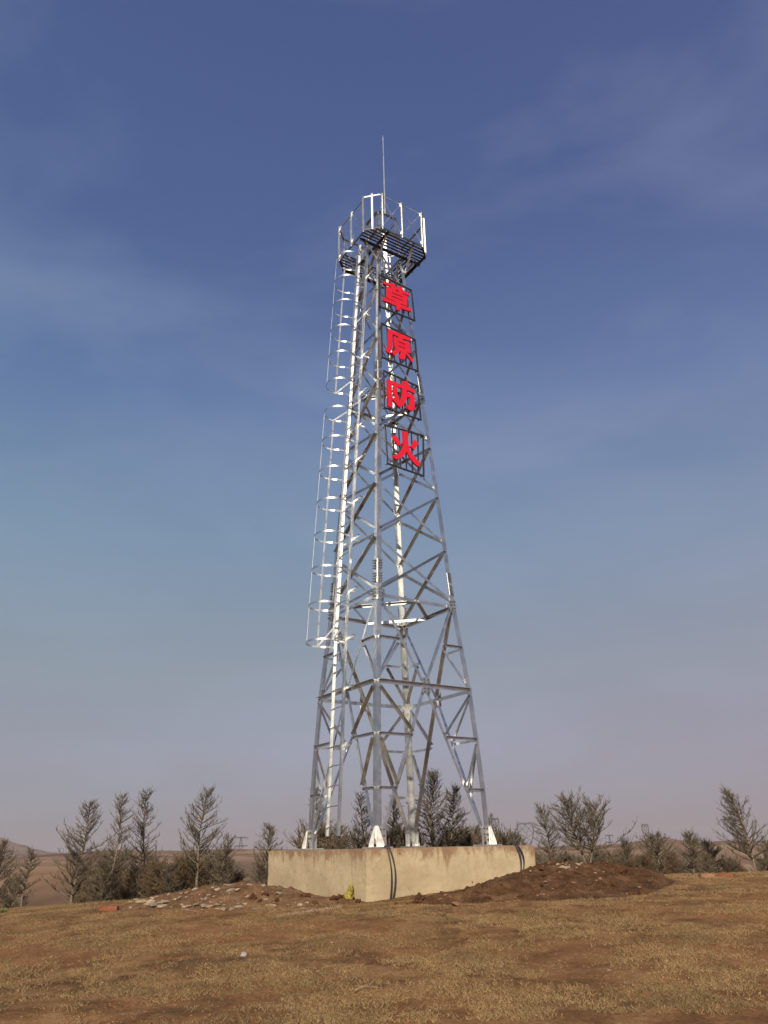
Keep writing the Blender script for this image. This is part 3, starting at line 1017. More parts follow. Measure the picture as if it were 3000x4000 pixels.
def on_ground(px, py, lo=5.0, hi=30.0):
    """first point of the surface met by the sight line of a photo pixel"""
    y = lo
    while y < hi:
        p = at(px, py, y)
        if p.z <= surf(p.x, p.y):
            return p
        y += .03
    return at(px, py, hi)

# stones, clods, bricks
def rock_mesh(name, seed, flat, mat, sub_=2, rough=.35):
    rr = random.Random(seed)
    bm = bmesh.new()
    bmesh.ops.create_icosphere(bm, subdivisions=sub_, radius=1)
    off = Vector((rr.random() * 50, rr.random() * 50, 0))
    rr_x = rr.uniform(1.1, 1.8)
    planes = [(Vector((rr.gauss(0, 1), rr.gauss(0, 1), rr.gauss(0, 1))).normalized(), rr.uniform(.45, .8)) for _ in range(9)]
    for v in bm.verts:
        d = v.co.normalized()
        r_ = 1.0
        for n, k in planes:
            c_ = d.dot(n)
            if c_ > .01: r_ = min(r_, k / c_)
        v.co = d * r_ * (1 + rough * .4 * mnoise.noise(d * 2.5 + off))
        v.co.x *= rr_x; v.co.z *= flat
    me = bpy.data.meshes.new(name)
    bm.to_mesh(me); bm.free()
    me.materials.append(mat)
    return me
rr = random.Random(11)
stone_meshes = [rock_mesh('stone', 100 + i, rr.uniform(.3, .65), M['stone'] if i % 4 else M['stone_grey'], 2) for i in range(9)]
def put(name, me, p, s, rz=None, tilt=.25, lift=.25):
    o = bpy.data.objects.new(name, me)
    o.location = (p[0], p[1], p[2] + s * lift)
    o.scale = (s, s * rr.uniform(.75, 1.0), s)
    o.rotation_euler = (rr.uniform(-tilt, tilt), rr.uniform(-tilt, tilt), rr.uniform(0, 6.28) if rz is None else rz)
    COL.objects.link(o)
    return o
STL = 'pale angular stone scattered on the tan soil heap left of the concrete block'
big = [(560,3493,24),(600,3540,28),(583,3530,26),(548,3528,30),(628,3545,26),(600,3515,22),(575,3500,30),(527,3505,20),(555,3512,22),(650,3525,18),(718,3543,16),(735,3545,20),(770,3538,18),(800,3541,22),(820,3545,18),(842,3540,16),
       (775,3470,30),(765,3480,22),(985,3462,24),(1028,3462,16),(1060,3465,16),(900,3480,20),(925,3482,26),(720,3463,14),(665,3500,16),(682,3516,12),(700,3508,14),(935,3547,22),(960,3533,12),(870,3555,20),(905,3557,22),(880,3448,18),(860,3455,14),(830,3470,12),(640,3478,14),(620,3492,16),(540,3485,16),(745,3500,12),(815,3500,14),(845,3512,12),(780,3515,12)]
for px, py, s in big:
    p = on_ground(px, py)
    tag(put('stone', rr.choice(stone_meshes), p, s / 220. * .75), STL, 'stone', 'pale stones on the tan soil heap')
for i in range(150):
    px, py = rr.uniform(500, 1200), rr.uniform(3440, 3560)
    if py < 3560 - (px - 500) * .5 and px < 760 and py < 3480: continue
    p = on_ground(px, py)
    tag(put('stone', rr.choice(stone_meshes), p, rr.choice([rr.uniform(.015, .035), rr.uniform(.03, .065)])), STL, 'stone', 'pale stones on the tan soil heap')
om = [rock_mesh('stone', 300 + i, rr.uniform(.4, .6), M['stone_orange'], 2) for i in range(3)]
for px, py, s, lab in ((1740, 3500, 20, 'small orange stone on the foot of the dark soil heap, nearest the concrete block'), (1718, 3515, 15, None), (1782, 3540, 44, 'largest flat orange stone lying at the front foot of the dark soil heap'),
                       (2345, 3437, 26, None), (2240, 3450, 14, None), (2110, 3372, 22, None), (2150, 3376, 22, None), (2200, 3377, 16, None), (2225, 3378, 18, None), (1063, 3545, 18, None), (2450, 3494, 14, None), (2100, 3500, 14, None), (2010, 3510, 12, None), (2335, 3487, 14, None)):
    p = on_ground(px, py)
    o = put('stone', rr.choice(om), p, s / 220. * .62)
    if lab: tag(o, lab, 'stone')
    else: tag(o, 'small orange-brown stone lying loose on the dug soil around the concrete block', 'stone', 'small orange stones on the dug soil')
for i in range(120):
    px, py = rr.uniform(1700, 2560), rr.uniform(3375, 3560)
    if i > 80: px, py = rr.uniform(2060, 2300), rr.uniform(3372, 3392)
    p = on_ground(px, py)
    if max(heap_right(p.x, p.y), 0) < .01: continue
    tag(put('stone', rr.choice(om + stone_meshes), p, rr.uniform(.012, .03) * (1.8 if i > 80 else 1)), 'small orange-brown stone lying loose on the dug soil around the concrete block', 'stone', 'small orange stones on the dug soil')
cm_ = [rock_mesh('soil_clod', 500 + i, .75, M['clod'], 3, 1.0) for i in range(4)]
for px, py, s, lab in ((1636, 3520, 46, 'largest dark soil clod sitting at the foot of the heap right of the cable'), (1850, 3425, 30, 'dark soil clod on the crest of the heap, against the right face of the block'), (2518, 3494, 34, 'dark soil clod lying alone on the turf in front of the right heap end'),
                       (2510, 3446, 26, 'dark soil clod on the right end of the dark heap'), (985, 3515, 40, 'dark soil clod in the tan stony heap left of the block'), (1110, 3475, 20, None), (1160, 3465, 24, None), (1200, 3505, 26, None), (1300, 3515, 24, None), (1400, 3528, 26, None), (1230, 3530, 22, None), (1700, 3535, 20, None), (1550, 3538, 20, None),
                       (2400, 3460, 18, None), (2470, 3455, 20, None), (2050, 3440, 16, None), (1960, 3460, 16, None), (1990, 3405, 16, None), (2300, 3430, 14, None), (1040, 3500, 26, None), (1080, 3520, 22, None)):
    p = on_ground(px, py)
    o = put('soil_clod', rr.choice(cm_), p, s / 220. * .6)
    if lab: tag(o, lab, 'soil clod')
    else: tag(o, 'small dark red-brown soil clod lying on dug soil near the concrete block', 'soil clod', 'small soil clods around the block')
for i in range(110):
    px = rr.uniform(1560, 2560) if i % 3 else rr.uniform(850, 1420)
    py = rr.uniform(3370, 3570)
    p = on_ground(px, py)
    if max(heap_right(p.x, p.y), heap_left(p.x, p.y) if p.x < .5 else -1) < .0: continue
    tag(put('soil_clod', rr.choice(cm_), p, rr.choice([rr.uniform(.02, .045), rr.uniform(.04, .085)])), 'small dark red-brown soil clod lying on dug soil near the concrete block', 'soil clod', 'small soil clods around the block')
def brick(px, py, w_, rz, label, tone='brick'):
    p = on_ground(px, py)
    bm = bmesh.new()
    bmesh.ops.create_cube(bm, size=1)
    bmesh.ops.scale(bm, vec=(.25, .12, .065), verts=bm.verts)
    bmesh.ops.bevel(bm, geom=bm.edges, offset=.006, segments=2, affect='EDGES')
    bmesh.ops.subdivide_edges(bm, edges=bm.edges, cuts=2, use_grid_fill=True)
    for v in bm.verts:
        v.co += Vector([mnoise.noise(v.co * 30 + Vector((px, k * 7, 0))) for k in range(3)]) * .004
    me = bpy.data.meshes.new('brick'); bm.to_mesh(me); bm.free()
    me.materials.append(M[tone])
    o = bpy.data.objects.new('brick', me)
    o.location = (p.x, p.y, ground_h(p.x, p.y) + .03)
    o.rotation_euler = (.03, .05, rz)
    o.scale = (w_, w_, w_)
    COL.objects.link(o)
    return tag(o, label, 'brick')
brick(425, 3556, 1.25, .05, 'red brick lying in the dry turf left of the stony heap')
brick(2760, 3428, 1.1, .15, 'dusty orange brick at the right skyline, left of the redder brick', 'stone_orange')
brick(2835, 3426, 1.1, -.4, 'deep red brick at the right skyline, beside the dusty orange brick')

# yellow woven sack slumped against the block
p = on_ground(1312, 3508)
face_pt_ = None
bm = bmesh.new()
# a slumped body with a stiff fold of woven plastic standing up on its right
res = bmesh.ops.create_uvsphere(bm, u_segments=36, v_segments=24, radius=1)
for v in res['verts']:
    c_ = v.co.copy()
    wv = mnoise.fractal(c_ * 1.8 + Vector((3, 1, 2)), .9, 2, 4)
    v.co = Vector((c_.x * .115 - .025 + .03 * c_.z, c_.y * .075, .055 + c_.z * (.075 + .035 * c_.x)))
    v.co += c_ * (.030 * wv + .010 * math.sin(c_.x * 11 + c_.z * 6))
res = bmesh.ops.create_uvsphere(bm, u_segments=36, v_segments=30, radius=1)
for v in res['verts']:
    c_ = v.co.copy()
    k = .5 + .5 * c_.z
    wd = .062 * (1 - k ** 2.2) ** .5 + .006
    bend = .075 * math.sin(k * 2.3)
    wv = mnoise.fractal(c_ * 2.2 + Vector((7, 4, 1)), .9, 2, 4)
    v.co = Vector((.035 + bend * .55 + c_.x * wd, c_.y * .03 - .035 * abs(c_.x) + .02 * k, k * .285))
    v.co += Vector((c_.x, c_.y, 0)) * (.012 * wv + .005 * math.sin(c_.z * 14))
me = bpy.data.meshes.new('sack'); bm.to_mesh(me); bm.free()
me.materials.append(M['yellow_sack'])
me.polygons.foreach_set('use_smooth', [True] * len(me.polygons))
sk = bpy.data.objects.new('sack', me)
pc = P(0, 0, 0)
u_ = (Vector((p.x, p.y, 0)) - C0).dot(E1)
pp = P(u_, BS + .12, 0)
# keep it on the sight line but in front of the block face
sk.location = (pp.x, pp.y, surf(pp.x, pp.y) - .02)
sk.rotation_euler = (0, 0, math.atan2(E1.y, E1.x))
COL.objects.link(sk)
tag(sk, 'crumpled yellow woven sack slumped against the left face of the concrete block', 'sack')

# black flat cables hanging over the block edge
def cable(u0, label, dv=.0, sway=.10):
    mb = MB()
    for k, (du, bulge) in enumerate(((-.012, .02), (.03, .035))):
        pts = []
        for i in range(6):
            t = i / 5
            pts.append(P(BS - .45 + t * .42, u0 - .25 + .22 * t + du, BT + .025 + .02 * math.sin(t * 3)))
        zb = surf(*P(BS + .03, u0, 0).xy) - .05
        for i in range(1, 22):
            t = i / 21
            pts.append(P(BS + .02 + .05 * math.sin(min(1, t * 2.2) * 1.5) + bulge * math.sin(t * math.pi), u0 - du * 0 + du * (1 + 1.2 * math.sin(t * 3.1)) - sway * math.sin(t * 2.4) + .06 * t, BT + .03 - (BT + .03 - zb) * t ** 1.05))
        mb.tube(pts, .0135, 8)
    o = mb.build('cable', M['cable'], smooth=True)
    return tag(o, label, 'cable', 'black cables hanging over the concrete block')
cable(1.54, 'double black cable hanging over the block edge below the nearest tower leg')
cable(-1.50, 'black cable looping over the right end of the concrete block', sway=.12)

for i in range(34):
    p = on_ground(rr.uniform(0, 3000), rr.uniform(3590, 3990))
    tag(put('stone', rr.choice(om + stone_meshes), p, rr.uniform(.008, .022)), 'small loose stone lying in the dry turf in the foreground', 'stone', 'small stones in the foreground turf')
# white scrap, green weed, roots
p = on_ground(952, 3737)
bm = bmesh.new()
bmesh.ops.create_cone(bm, cap_ends=True, segments=20, radius1=.036, radius2=.03, depth=.04)
bmesh.ops.bevel(bm, geom=bm.edges, offset=.004, segments=1, affect='EDGES')
for v in bm.verts: v.co.x *= 1 + .15 * v.co.y / .05
me = bpy.data.meshes.new('plastic_lid'); bm.to_mesh(me); bm.free()
me.materials.append(M['plastic'])
o = bpy.data.objects.new('plastic_cup', me); o.location = (p.x, p.y, ground_h(p.x, p.y) + .015); o.rotation_euler = (.5, .3, .2); COL.objects.link(o)
tag(o, 'small white plastic cup lying alone in the turf in the foreground', 'cup')

# ---------------------------------------------------------------- many small blades / twigs as batched tubes
def seg_mesh(name, segs, mat, tone=None):
    """segs: array of (x0,y0,z0,x1,y1,z1,r0,r1) -> three-sided tapered sticks"""
    A = np.array(segs, dtype=np.float64)
    p, q = A[:, 0:3], A[:, 3:6]
    d = q - p
    d /= np.maximum(np.linalg.norm(d, axis=1, keepdims=True), 1e-9)
    ref = np.where(np.abs(d[:, 2:3]) > .9, np.array([[1., 0, 0]]), np.array([[0, 0, 1.]]))
    a = np.cross(d, ref); a /= np.linalg.norm(a, axis=1, keepdims=True)
    b = np.cross(d, a)
    V = []
    for base, rr_ in ((p, A[:, 6:7]), (q, A[:, 7:8])):
        for k in range(3):
            t = 2 * math.pi * k / 3
            V.append(base + (a * math.cos(t) + b * math.sin(t)) * rr_)
    V = np.stack(V, 1).reshape(-1, 3).astype(np.float32)
    n = len(A)
    base = (np.arange(n) * 6)[:, None]
    F = np.concatenate([base + np.array([[0, 1, 4, 3]]), base + np.array([[1, 2, 5, 4]]), base + np.array([[2, 0, 3, 5]])], 0).astype(np.int32)
    me = bpy.data.meshes.new(name)
    me.vertices.add(len(V)); me.vertices.foreach_set('co', V.ravel())
    me.loops.add(F.size); me.loops.foreach_set('vertex_index', F.ravel())
    me.polygons.add(len(F)); me.polygons.foreach_set('loop_start', np.arange(0, F.size, 4, dtype=np.int32))
    me.materials.append(mat)
    me.update(calc_edges=True)
    return me

def larch(seed, H, W, lean=(0, 0), dens=1.0, low=.12, droop=.35, wind=(0, 0), forks=1, bushy=0.0, shape=1.0):
    """bare larch: returns trunk segs, crown segs. H height, W half width of the crown"""
    R = random.Random(seed)
    trunk, crown = [], []
    def axis(t, k=0):
        x = lean[0] * t ** 1.5 * H + .02 * H * math.sin(5 * t + seed + k * 2) + (k - (forks - 1) / 2) * W * .55 * t
        y = lean[1] * t ** 1.5 * H + .02 * H * math.cos(4 * t + seed * 1.7)
        return Vector((x, y, t * H * (1 - .07 * k)))
    r0 = .010 * H + .012
    for k in range(forks):
        n = 12
        for i in range(n):
            a, b = axis(i / n, k), axis((i + 1) / n, k)
            ra, rb = r0 * (1 - i / n) ** .8 + .005, r0 * (1 - (i + 1) / n) ** .8 + .005
            trunk.append((*a, *b, ra, rb))
        nb = int(44 * dens * H ** .5)
        for i in range(nb):
            t = low + (1 - low) * ((i + R.random()) / nb) ** .95
            p = axis(t, k)
            prof = (1 - t) ** (.75 * shape) * (.5 + .7 * R.random() ** 1.3)
            if R.random() < .12: prof *= 1.35
            L = W * prof + .10
            az = R.uniform(0, 6.283)
            d = Vector((math.cos(az), math.sin(az), R.uniform(.0, .45) + droop * t))
            d += Vector((wind[0], wind[1], 0)) * (.4 + t)
            d.normalize()
            m = max(3, int(L / .11))
            cur = p.copy(); rb_ = .0085 * (.5 + .5 * (1 - t)) + .003
            for j in range(m):
                st = L / m
                d = (d + Vector((R.gauss(0, .13), R.gauss(0, .13), R.gauss(.075, .09)))).normalized()
                nx = cur + d * st
                crown.append((*cur, *nx, rb_ * (1 - j / m) + .0042, rb_ * (1 - (j + 1) / m) + .0042))
                if j == 0 and L > .35:
                    cur = nx
                    continue
                for q in range(2 + (R.random() < .6) + (R.random() < bushy)):
                    td = (d * .9 + Vector((R.gauss(0, .55), R.gauss(0, .55), R.gauss(.42, .38)))).normalized()
                    tl = R.uniform(.05, .17) * (1.15 if j < m * .7 else .8)
                    s0 = cur.lerp(nx, R.random())
                    em = s0 + td * tl * .55
                    td = (td + Vector((0, 0, .35))).normalized()
                    e1_ = em + td * tl * .5
                    crown.append((*s0, *em, .0044, .0036))
                    crown.append((*em, *e1_, .0036, .0022))
                    for _ in range(1 + (R.random() < .6)):
                        td2 = (td + Vector((R.gauss(0, .6), R.gauss(0, .6), R.gauss(.25, .4)))).normalized()
                        s1 = s0.lerp(e1_, R.uniform(.2, .9))
                        crown.append((*s1, *(s1 + td2 * tl * R.uniform(.3, .55)), .0036, .0020))
                cur = nx
    return trunk, crown
def plant_tree(px, ptop, D, W, label, seed, group='bare young larches on the crest behind the tower', cat='tree', name='larch_tree', basepx=None, mat='twig', **kw):
    """px: column of the base, ptop: row of the tip"""
    bx = basepx if basepx is not None else px
    b = at(bx, 3440, D)
    top = at(px, ptop, D)
    zg = ground_h(b.x, b.y)
    H = top.z - zg
    if 'lean' not in kw:
        kw['lean'] = ((top.x - b.x) / H, 0)
    Wm = 1.3 * W * D / 3265.0
    tr, crn = larch(seed, H, Wm, **kw)
    root = empty(name, (b.x, b.y, zg - .03))
    tag(root, label, cat, group)
    t_ = bpy.data.objects.new('trunk', seg_mesh('trunk', tr, M['bark'])); COL.objects.link(t_); t_.parent = root
    c_ = bpy.data.objects.new('crown', seg_mesh('crown', crn, M[mat])); COL.objects.link(c_); c_.parent = root
    return root
TREES = [
 # tip x, tip y, distance, half width px, base x, label, options
 (12, 3296, 21.5, 95, 5, 'bare larch cut by the left edge of the picture, wide low branches', dict(dens=1.2, bushy=.5)),
 (122, 3331, 21.0, 52, 100, 'small thin larch second from the left edge', dict(dens=.9)),
 (348, 3140, 22.5, 135, 298, 'full bushy larch, the leftmost tall one', dict(dens=1.35, bushy=.5)),
 (484, 3112, 21.5, 85, 424, 'slender larch leaning right, between the bushy larch and the straight one', dict(dens=1.1)),
 (583, 3094, 23.0, 95, 540, 'straight narrow larch in the middle of the left row', dict(dens=1.25, bushy=.3)),
 (818, 3088, 21.5, 150, 759, 'broad larch with a clear pale trunk above the stony heap', dict(dens=1.25, low=.2, bushy=.3)),
 (895, 3270, 22.5, 55, 862, 'short larch with a pale stem just right of the broad larch', dict(dens=.9)),
 (1047, 3233, 23.5, 80, 1040, 'low dense larch touching the left end of the concrete block', dict(dens=1.3, bushy=.5)),
 (1229, 3085, 24.0, 75, 1235, 'larch seen through the left leg of the tower', dict(dens=1.1)),
 (1328, 3235, 25.0, 75, 1330, 'low shrubby larch behind the foot of the ladder', dict(dens=1.2, bushy=.5)),
 (1415, 3107, 24.0, 78, 1422, 'pointed larch just left of the nearest tower leg', dict(dens=1.2)),
 (1545, 3126, 24.5, 72, 1548, 'dark larch between the nearest leg and the back leg', dict(dens=1.4, bushy=.5)),
 (1695, 3020, 23.5, 95, 1690, 'tallest and darkest larch, right of the back leg', dict(dens=2.0, bushy=.9, shape=.8)),
 (1765, 3083, 24.0, 95, 1775, 'dense larch leaning on the tallest one from the right', dict(dens=1.8, bushy=.8, shape=.8)),
 (1854, 3238, 24.5, 60, 1850, 'small shrubby larch just left of the right tower leg', dict(dens=1.2, bushy=.4)),
 (1908, 3190, 26.0, 60, 1915, 'thin larch directly behind the right tower leg', dict(dens=.7)),
 (2119, 3154, 22.5, 75, 2159, 'narrow larch leaning left just beyond the right end of the block', dict(dens=1.2, wind=(-.25, 0))),
 (2451, 3290, 23.0, 62, 2452, 'small pointed larch left of the bushy round one on the right', dict(dens=1.2, bushy=.5)),
 (2556, 3272, 23.0, 85, 2590, 'dense round-headed larch in the middle of the right skyline', dict(dens=1.9, bushy=1.0, low=.05, shape=.6)),
 (2692, 3260, 23.0, 70, 2718, 'pointed bushy larch left of the two small ones on the right', dict(dens=1.5, bushy=.6)),
 (2762, 3294, 23.5, 75, 2785, 'low spreading larch near the right edge, before the windswept one', dict(dens=1.5, bushy=.6)),
 (2850, 3094, 21.0, 115, 2965, 'big windswept larch leaning left at the right edge of the picture', dict(dens=1.5, low=.18, wind=(-.55, 0), bushy=.3)),
 (2985, 3290, 22.0, 60, 3000, 'small larch cut by the right edge of the picture', dict(dens=1.0)),
]
for i, (px, py, D, W, bx, lab, kw) in enumerate(TREES):
    plant_tree(px, py, D, W, lab, 40 + i, basepx=bx, **kw)
# the spreading windswept tree with two stems
plant_tree(2262, 3124, 22.0, 150, 'spreading flat-topped larch with two bare leaning stems right of the block', 77, basepx=2310, dens=1.15, low=.38, wind=(-.35, 0), forks=2, shape=.55, droop=.1)

# low bare shrubs filling the ground between and behind the larches: built once per kind, then copied
protos = []
for k in range(5):
    tr, crn = larch(900 + k, 1.0, .42, dens=1.5, low=.03, bushy=.8, shape=.5, forks=2 if k % 2 else 1)
    tr = [tuple(list(s[:6]) + [s[6] * .6, s[7] * .6]) for s in tr]
    protos.append((seg_mesh('stem', tr, M['bark']), seg_mesh('twigs', crn, M['twig_warm'] if k % 2 else M['twig'])))
R5 = random.Random(5)
SH = []
for i in range(34):      # left thicket
    x_ = R5.uniform(-20, 1180)
    if x_ < 340 and i % 5: x_ += 420
    SH.append((x_, R5.uniform(20.5, 30), R5.uniform(3400, 3470) if x_ < 340 else R5.uniform(3365, 3450)))
for i in range(14):
    SH.append((R5.uniform(1180, 2000), R5.uniform(23, 30), R5.uniform(3265, 3300)))
for i in range(34):      # right thicket
    SH.append((R5.uniform(2080, 3020), R5.uniform(20.5, 29), R5.uniform(3345, 3398)))
for i, (px, D, pt) in enumerate(SH):
    top = at(px, pt, D)
    zg = ground_h(top.x, top.y)
    H = max(.5, top.z - zg)
    side = 'left of the block' if px < 1180 else ('behind the block' if px < 2050 else 'right of the block')
    root = empty('bare_shrub', (top.x, top.y, zg - .03))
    root.rotation_euler.z = R5.uniform(0, 6.28)
    root.scale = (H * R5.uniform(.8, 1.3), H * R5.uniform(.8, 1.3), H)
    tag(root, 'low bare brown shrub in the thicket on the crest ' + side, 'shrub', 'low bare shrubs on the crest ' + side)
    sm, tm = protos[i % 5]
    for nm, me in (('stem', sm), ('twigs', tm)):
        o = bpy.data.objects.new(nm, me); COL.objects.link(o); o.parent = root

# ---------------------------------------------------------------- dry grass on the near turf (uncountable)
rg = np.random.default_rng(3)
def scatter_blades(n, ymin, ymax):
    out = []
    tries = 0
    y = ymin + (ymax - ymin) * rg.random(n) ** 1.15
    x = (rg.random(n) * 2 - 1) * (y * .50 + .6)
    for xi, yi in zip(x, y):
        dens = fbm(xi, yi, .9, 4, 11.0) + .5 * fbm(xi, yi, 3.5, 3, 4.0)
        if dens < rg.normal(.04, .27): continue
        if heap_right(xi, yi) > .0 or (xi < .5 and heap_left(xi, yi) > .0): continue
        q = Vector((xi, yi, 0)) - C0
        if abs(q.dot(E1)) < BS and abs(q.dot(E2)) < BS: continue
        zg = ground_h(xi, yi)
        for k in range(3):
            a = rg.random() * 6.283
            L = rg.uniform(.012, .034)
            hgt = rg.uniform(.004, .032)
            px_, py_ = xi + rg.normal(0, .015), yi + rg.normal(0, .015)
            out.append((px_, py_, zg - .002, px_ + math.cos(a) * L, py_ + math.sin(a) * L, zg + hgt, .0031, .0012))
    return out
m, nt, b = new_mat('dry_grass_blades')
f = noise_node(nt, 1.3, 5, .6)
f2 = noise_node(nt, 60, 3, .6)
c = ramp_node(nt, f2, [(0.32, (0.14, 0.088, 0.042)), (0.68, (0.56, 0.395, 0.200))])
c = mixcol(nt, ramp_node(nt, f, [(.45, (0,) * 3), (.62, (.55,) * 3)]), c, (0.130, 0.105, 0.052))
nt.links.new(c, b.inputs['Base Color'])
b.inputs['Roughness'].default_value = .9
b.inputs['Specular IOR Level'].default_value = .15
M['blade'] = m
gm = seg_mesh('dry_grass', scatter_blades(100000, 6.6, 20.0), M['blade'])
go = bpy.data.objects.new('dry_grass', gm); COL.objects.link(go)
tag(go, 'short dry straw-coloured grass matted over the turf in the foreground', 'grass', kind='stuff')
# grit and small crumbs of earth (uncountable)
crumbs = MB()
for i in range(2600):
    y = 6.8 + 12 * rg.random() ** 1.3
    x = (rg.random() * 2 - 1) * (y * .5)
    s = rg.uniform(.004, .013)
    zg = surf(x, y) + s * .4
    c3 = Vector((x, y, zg))
    vs = [c3 + Vector((s * rg.uniform(.7, 1.3), 0, 0)), c3 + Vector((0, s, 0)), c3 - Vector((s, 0, 0)), c3 - Vector((0, s * rg.uniform(.7, 1.3), 0)), c3 + Vector((0, 0, s * .7)), c3 - Vector((0, 0, s))]
    crumbs.add(vs, [(0, 1, 4), (1, 2, 4), (2, 3, 4), (3, 0, 4), (1, 0, 5), (2, 1, 5), (3, 2, 5), (0, 3, 5)])
go = crumbs.build('grit', M['stone_orange'])
tag(go, 'small orange grit and earth crumbs sprinkled over the turf', 'grit', kind='stuff')
line_ = MB()
for i in range(420):
    t = rg.random()
    p = on_ground(1085 + 250 * t + rg.normal(0, 4), 3578 - 36 * t + rg.normal(0, 3))
    s_ = rg.uniform(.004, .012)
    c3 = Vector((p.x, p.y, surf(p.x, p.y) + s_ * .4))
    line_.add([c3 + Vector(q) * s_ for q in ((1, 0, 0), (0, 1, 0), (-1, 0, 0), (0, -1, 0), (0, 0, .7), (0, 0, -1))], [(0, 1, 4), (1, 2, 4), (2, 3, 4), (3, 0, 4), (1, 0, 5), (2, 1, 5), (3, 2, 5), (0, 3, 5)])
tag(line_.build('gravel', M['stone']), 'thin spill of pale gravel on the turf in front of the block', 'gravel', kind='stuff')
# the fresh green weed at the left edge
p = on_ground(2, 3566)
sg = []
for i in range(200):
    a = R5.uniform(0, 6.28); L = R5.uniform(.04, .11); rr0 = R5.random() * .08
    x, y = p.x + math.cos(a) * rr0, p.y + math.sin(a) * rr0
    z = ground_h(x, y)
    sg.append((x, y, z, x + math.cos(a) * L * .7, y + math.sin(a) * L * .7, z + L * .6, .007, .002))
o = bpy.data.objects.new('green_weed', seg_mesh('green_weed', sg, M['weed'])); COL.objects.link(o)
tag(o, 'small fresh green weed at the left edge of the turf', 'plant')
# dead roots and sticks on the heaps
for i, (x0, y0, x1, y1, lab) in enumerate(((868, 3502, 935, 3528, 'pale curved root on the stony heap below the broad larch'), (700, 3470, 735, 3482, 'short pale stick near the top of the stony heap'), (712, 3561, 800, 3563, 'long pale stick lying flat at the front foot of the stony heap'),
                              (805, 3490, 860, 3465, 'thin pale stick slanting up the stony heap'), (1060, 3520, 1095, 3500, 'forked root poking from the soil near the block'), (1610, 3470, 1606, 3485, 'twig leaning on the right face of the block'), (2330, 3440, 2370, 3452, 'pale stick on the crest of the dark soil heap'), (1385, 3886, 1492, 3862, 'dead brown twig lying in the foreground turf, nearest the camera'))):
    a, b_ = on_ground(x0, y0), on_ground(x1, y1)
    pts = []
    for k in range(9):
        t = k / 8
        q = a.lerp(b_, t)
        pts.append((q.x, q.y, max(q.z, surf(q.x, q.y)) + .015 + .02 * math.sin(t * 3.1 + i)))
    mb = MB(); mb.tube(pts, .008, 6, .004)
    mid_ = Vector(pts[4]); tw = (Vector(pts[7]) - mid_)
    mb.tube([mid_, mid_ + Vector((tw.x * .6, tw.y * .6, .05))], .005, 5, .002)
    tag(mb.build('stick', M['root']), lab, 'stick')

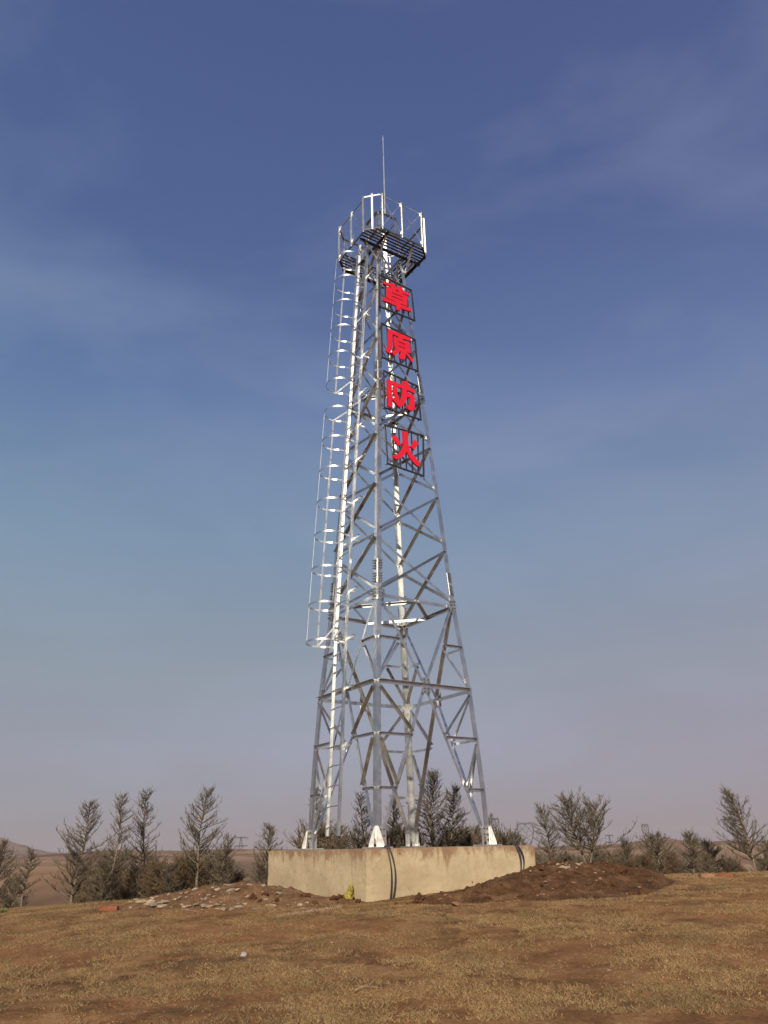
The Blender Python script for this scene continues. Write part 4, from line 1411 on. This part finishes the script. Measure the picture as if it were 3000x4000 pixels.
# ---------------------------------------------------------------- far power pylons and their lines
def pylon(px, ptop, pbot, D, wpx, label, kind='cat'):
    b_, t_ = at(px, pbot, D), at(px, ptop, D)
    H = t_.z - b_.z
    Wd = wpx * D / 3265.0
    r_ = D * .00024
    base = Vector((b_.x, b_.y, b_.z - 6))
    root = empty('power_pylon', base)
    tag(root, label, 'pylon', 'far power pylons on the hills')
    H2 = H + 6
    mb, ar, ins = MB(), MB(), MB()
    def st(m_, pts):
        for i in range(len(pts) - 1):
            m_.tube([base + Vector(pts[i]), base + Vector(pts[i + 1])], r_, 4)
    hb, waist = Wd * .22, H2 * .55
    if kind == 'cat':
        lv = [(.10, 0), (.16, .12), (.33, .36), (.46, .60), (.49, .80), (.47, .93)]
        for s in (-1, 1):
            for y in (-.08, .08):
                st(mb, [(s * a_ * Wd, y * Wd, z_ * H2) for a_, z_ in lv])
            for k in range(len(lv) - 1):
                (a0, z0), (a1, z1) = lv[k], lv[k + 1]
                if k < 3:
                    st(mb, [(s * a0 * Wd, 0, z0 * H2), (-s * a1 * Wd, 0, z1 * H2)])
            st(mb, [(s * .46 * Wd, 0, .60 * H2), (s * .2 * Wd, 0, .76 * H2), (0, 0, .60 * H2)])
            st(mb, [(s * .2 * Wd, 0, .76 * H2), (s * .38 * Wd, 0, .92 * H2)])
            st(mb, [(s * .2 * Wd, 0, .76 * H2), (0, 0, .92 * H2)])
            st(ar, [(s * Wd * .5, 0, H2 * .92), (s * Wd * .36, 0, H2 * .97), (0, 0, H2 * .95)])
            st(ar, [(s * Wd * .5, 0, H2 * .92), (0, 0, H2 * .91)])
            st(ar, [(s * Wd * .36, 0, H2 * .97), (s * Wd * .38, 0, H2)])
            for k in range(4):
                st(ar, [(s * Wd * (.09 * k), 0, H2 * .91), (s * Wd * (.09 * k + .05), 0, H2 * .955), (s * Wd * (.09 * k + .09), 0, H2 * .91)])
    else:      # crossarm pylon with hanging insulators
        for s in (-1, 1):
            st(mb, [(s * hb, 0, 0), (s * Wd * .03, 0, H2)])
            for k in range(7):
                z0, z1 = H2 * k / 7, H2 * (k + 1) / 7
                a0, a1 = hb + (Wd * .03 - hb) * k / 7, hb + (Wd * .03 - hb) * (k + 1) / 7
                st(mb, [(s * a0, 0, z0), (-s * a1, 0, z1)])
            for zz in (.98, .55):
                st(ar, [(0, 0, H2 * zz), (s * Wd * .5, 0, H2 * (zz - .03)), (0, 0, H2 * (zz - .07))])
                for k in range(4):
                    st(ar, [(s * Wd * .12 * k, 0, H2 * (zz - .07 + .01 * k)), (s * Wd * .12 * (k + .5), 0, H2 * (zz - .01)), (s * Wd * .12 * (k + 1), 0, H2 * (zz - .06 + .01 * k))])
    for s in (-1, 0, 1):
        zi = H2 * .91
        x_ = s * Wd * .42
        ins.tube([base + Vector((x_, 0, zi)), base + Vector((x_, 0, zi - H2 * .11))], r_ * 1.3, 5)
    mb.build('lattice_body', M['pylon'], root); ar.build('crossarm', M['pylon'], root); ins.build('insulator', M['pylon'], root)
    return base, H2, Wd
pa = pylon(2058, 3209, 3298, 700, 64, 'largest far pylon, open cat-head shape, just right of the concrete block')
pb_ = pylon(2526, 3217, 3275, 1000, 26, 'pylon standing alone on the right hilltop')
pc_ = pylon(2384, 3260, 3299, 900, 34, 'low pylon half hidden behind the flat-topped larch', 'cross')
pd = pylon(940, 3268, 3317, 800, 56, 'crossarm pylon with hanging insulators left of the block', 'cross')
pe = pylon(1940, 3190, 3290, 720, 30, 'pylon half hidden behind the right foot of the tower')
pf = pylon(2600, 3256, 3274, 1300, 9, 'tiny distant pylon right of the hilltop one', 'cross')
def line(A, B, sag):
    mb = MB()
    for s in (-1, 0, 1):
        a = A[0] + Vector((s * A[2] * .42, 0, A[1] * .80)); b_ = B[0] + Vector((s * B[2] * .42, 0, B[1] * .80))
        pts = [a.lerp(b_, i / 12) - UP * sag * 4 * (i / 12) * (1 - i / 12) for i in range(13)]
        mb.tube(pts, .055, 4)
    return mb.build('power_line', M['pylon'])
tag(line(pa, pe, 3), 'thin power lines strung from the largest pylon to the one behind the tower foot', 'power line', 'distant power lines')
tag(line(pa, pc_, 5), 'thin power lines running right from the largest pylon', 'power line', 'distant power lines')

# ---------------------------------------------------------------- dusty air
HZN = 0.00016
mb = MB()
mb.box((0, 0, (130 - 80) / 2), (9500, 0, 0), (0, 9500, 0), (0, 0, (130 + 80) / 2))
m = bpy.data.materials.new('dusty_air')
m.use_nodes = True
nt = m.node_tree
for n in list(nt.nodes): nt.nodes.remove(n)
pv = nt.nodes.new('ShaderNodeVolumePrincipled')
pv.inputs['Color'].default_value = (0.80, 0.74, 0.80, 1)
pv.inputs['Density'].default_value = HZN
pv.inputs['Anisotropy'].default_value = 0.0
out = nt.nodes.new('ShaderNodeOutputMaterial')
nt.links.new(pv.outputs[0], out.inputs['Volume'])
hz = mb.build('haze', m)
tag(hz, kind='stuff')
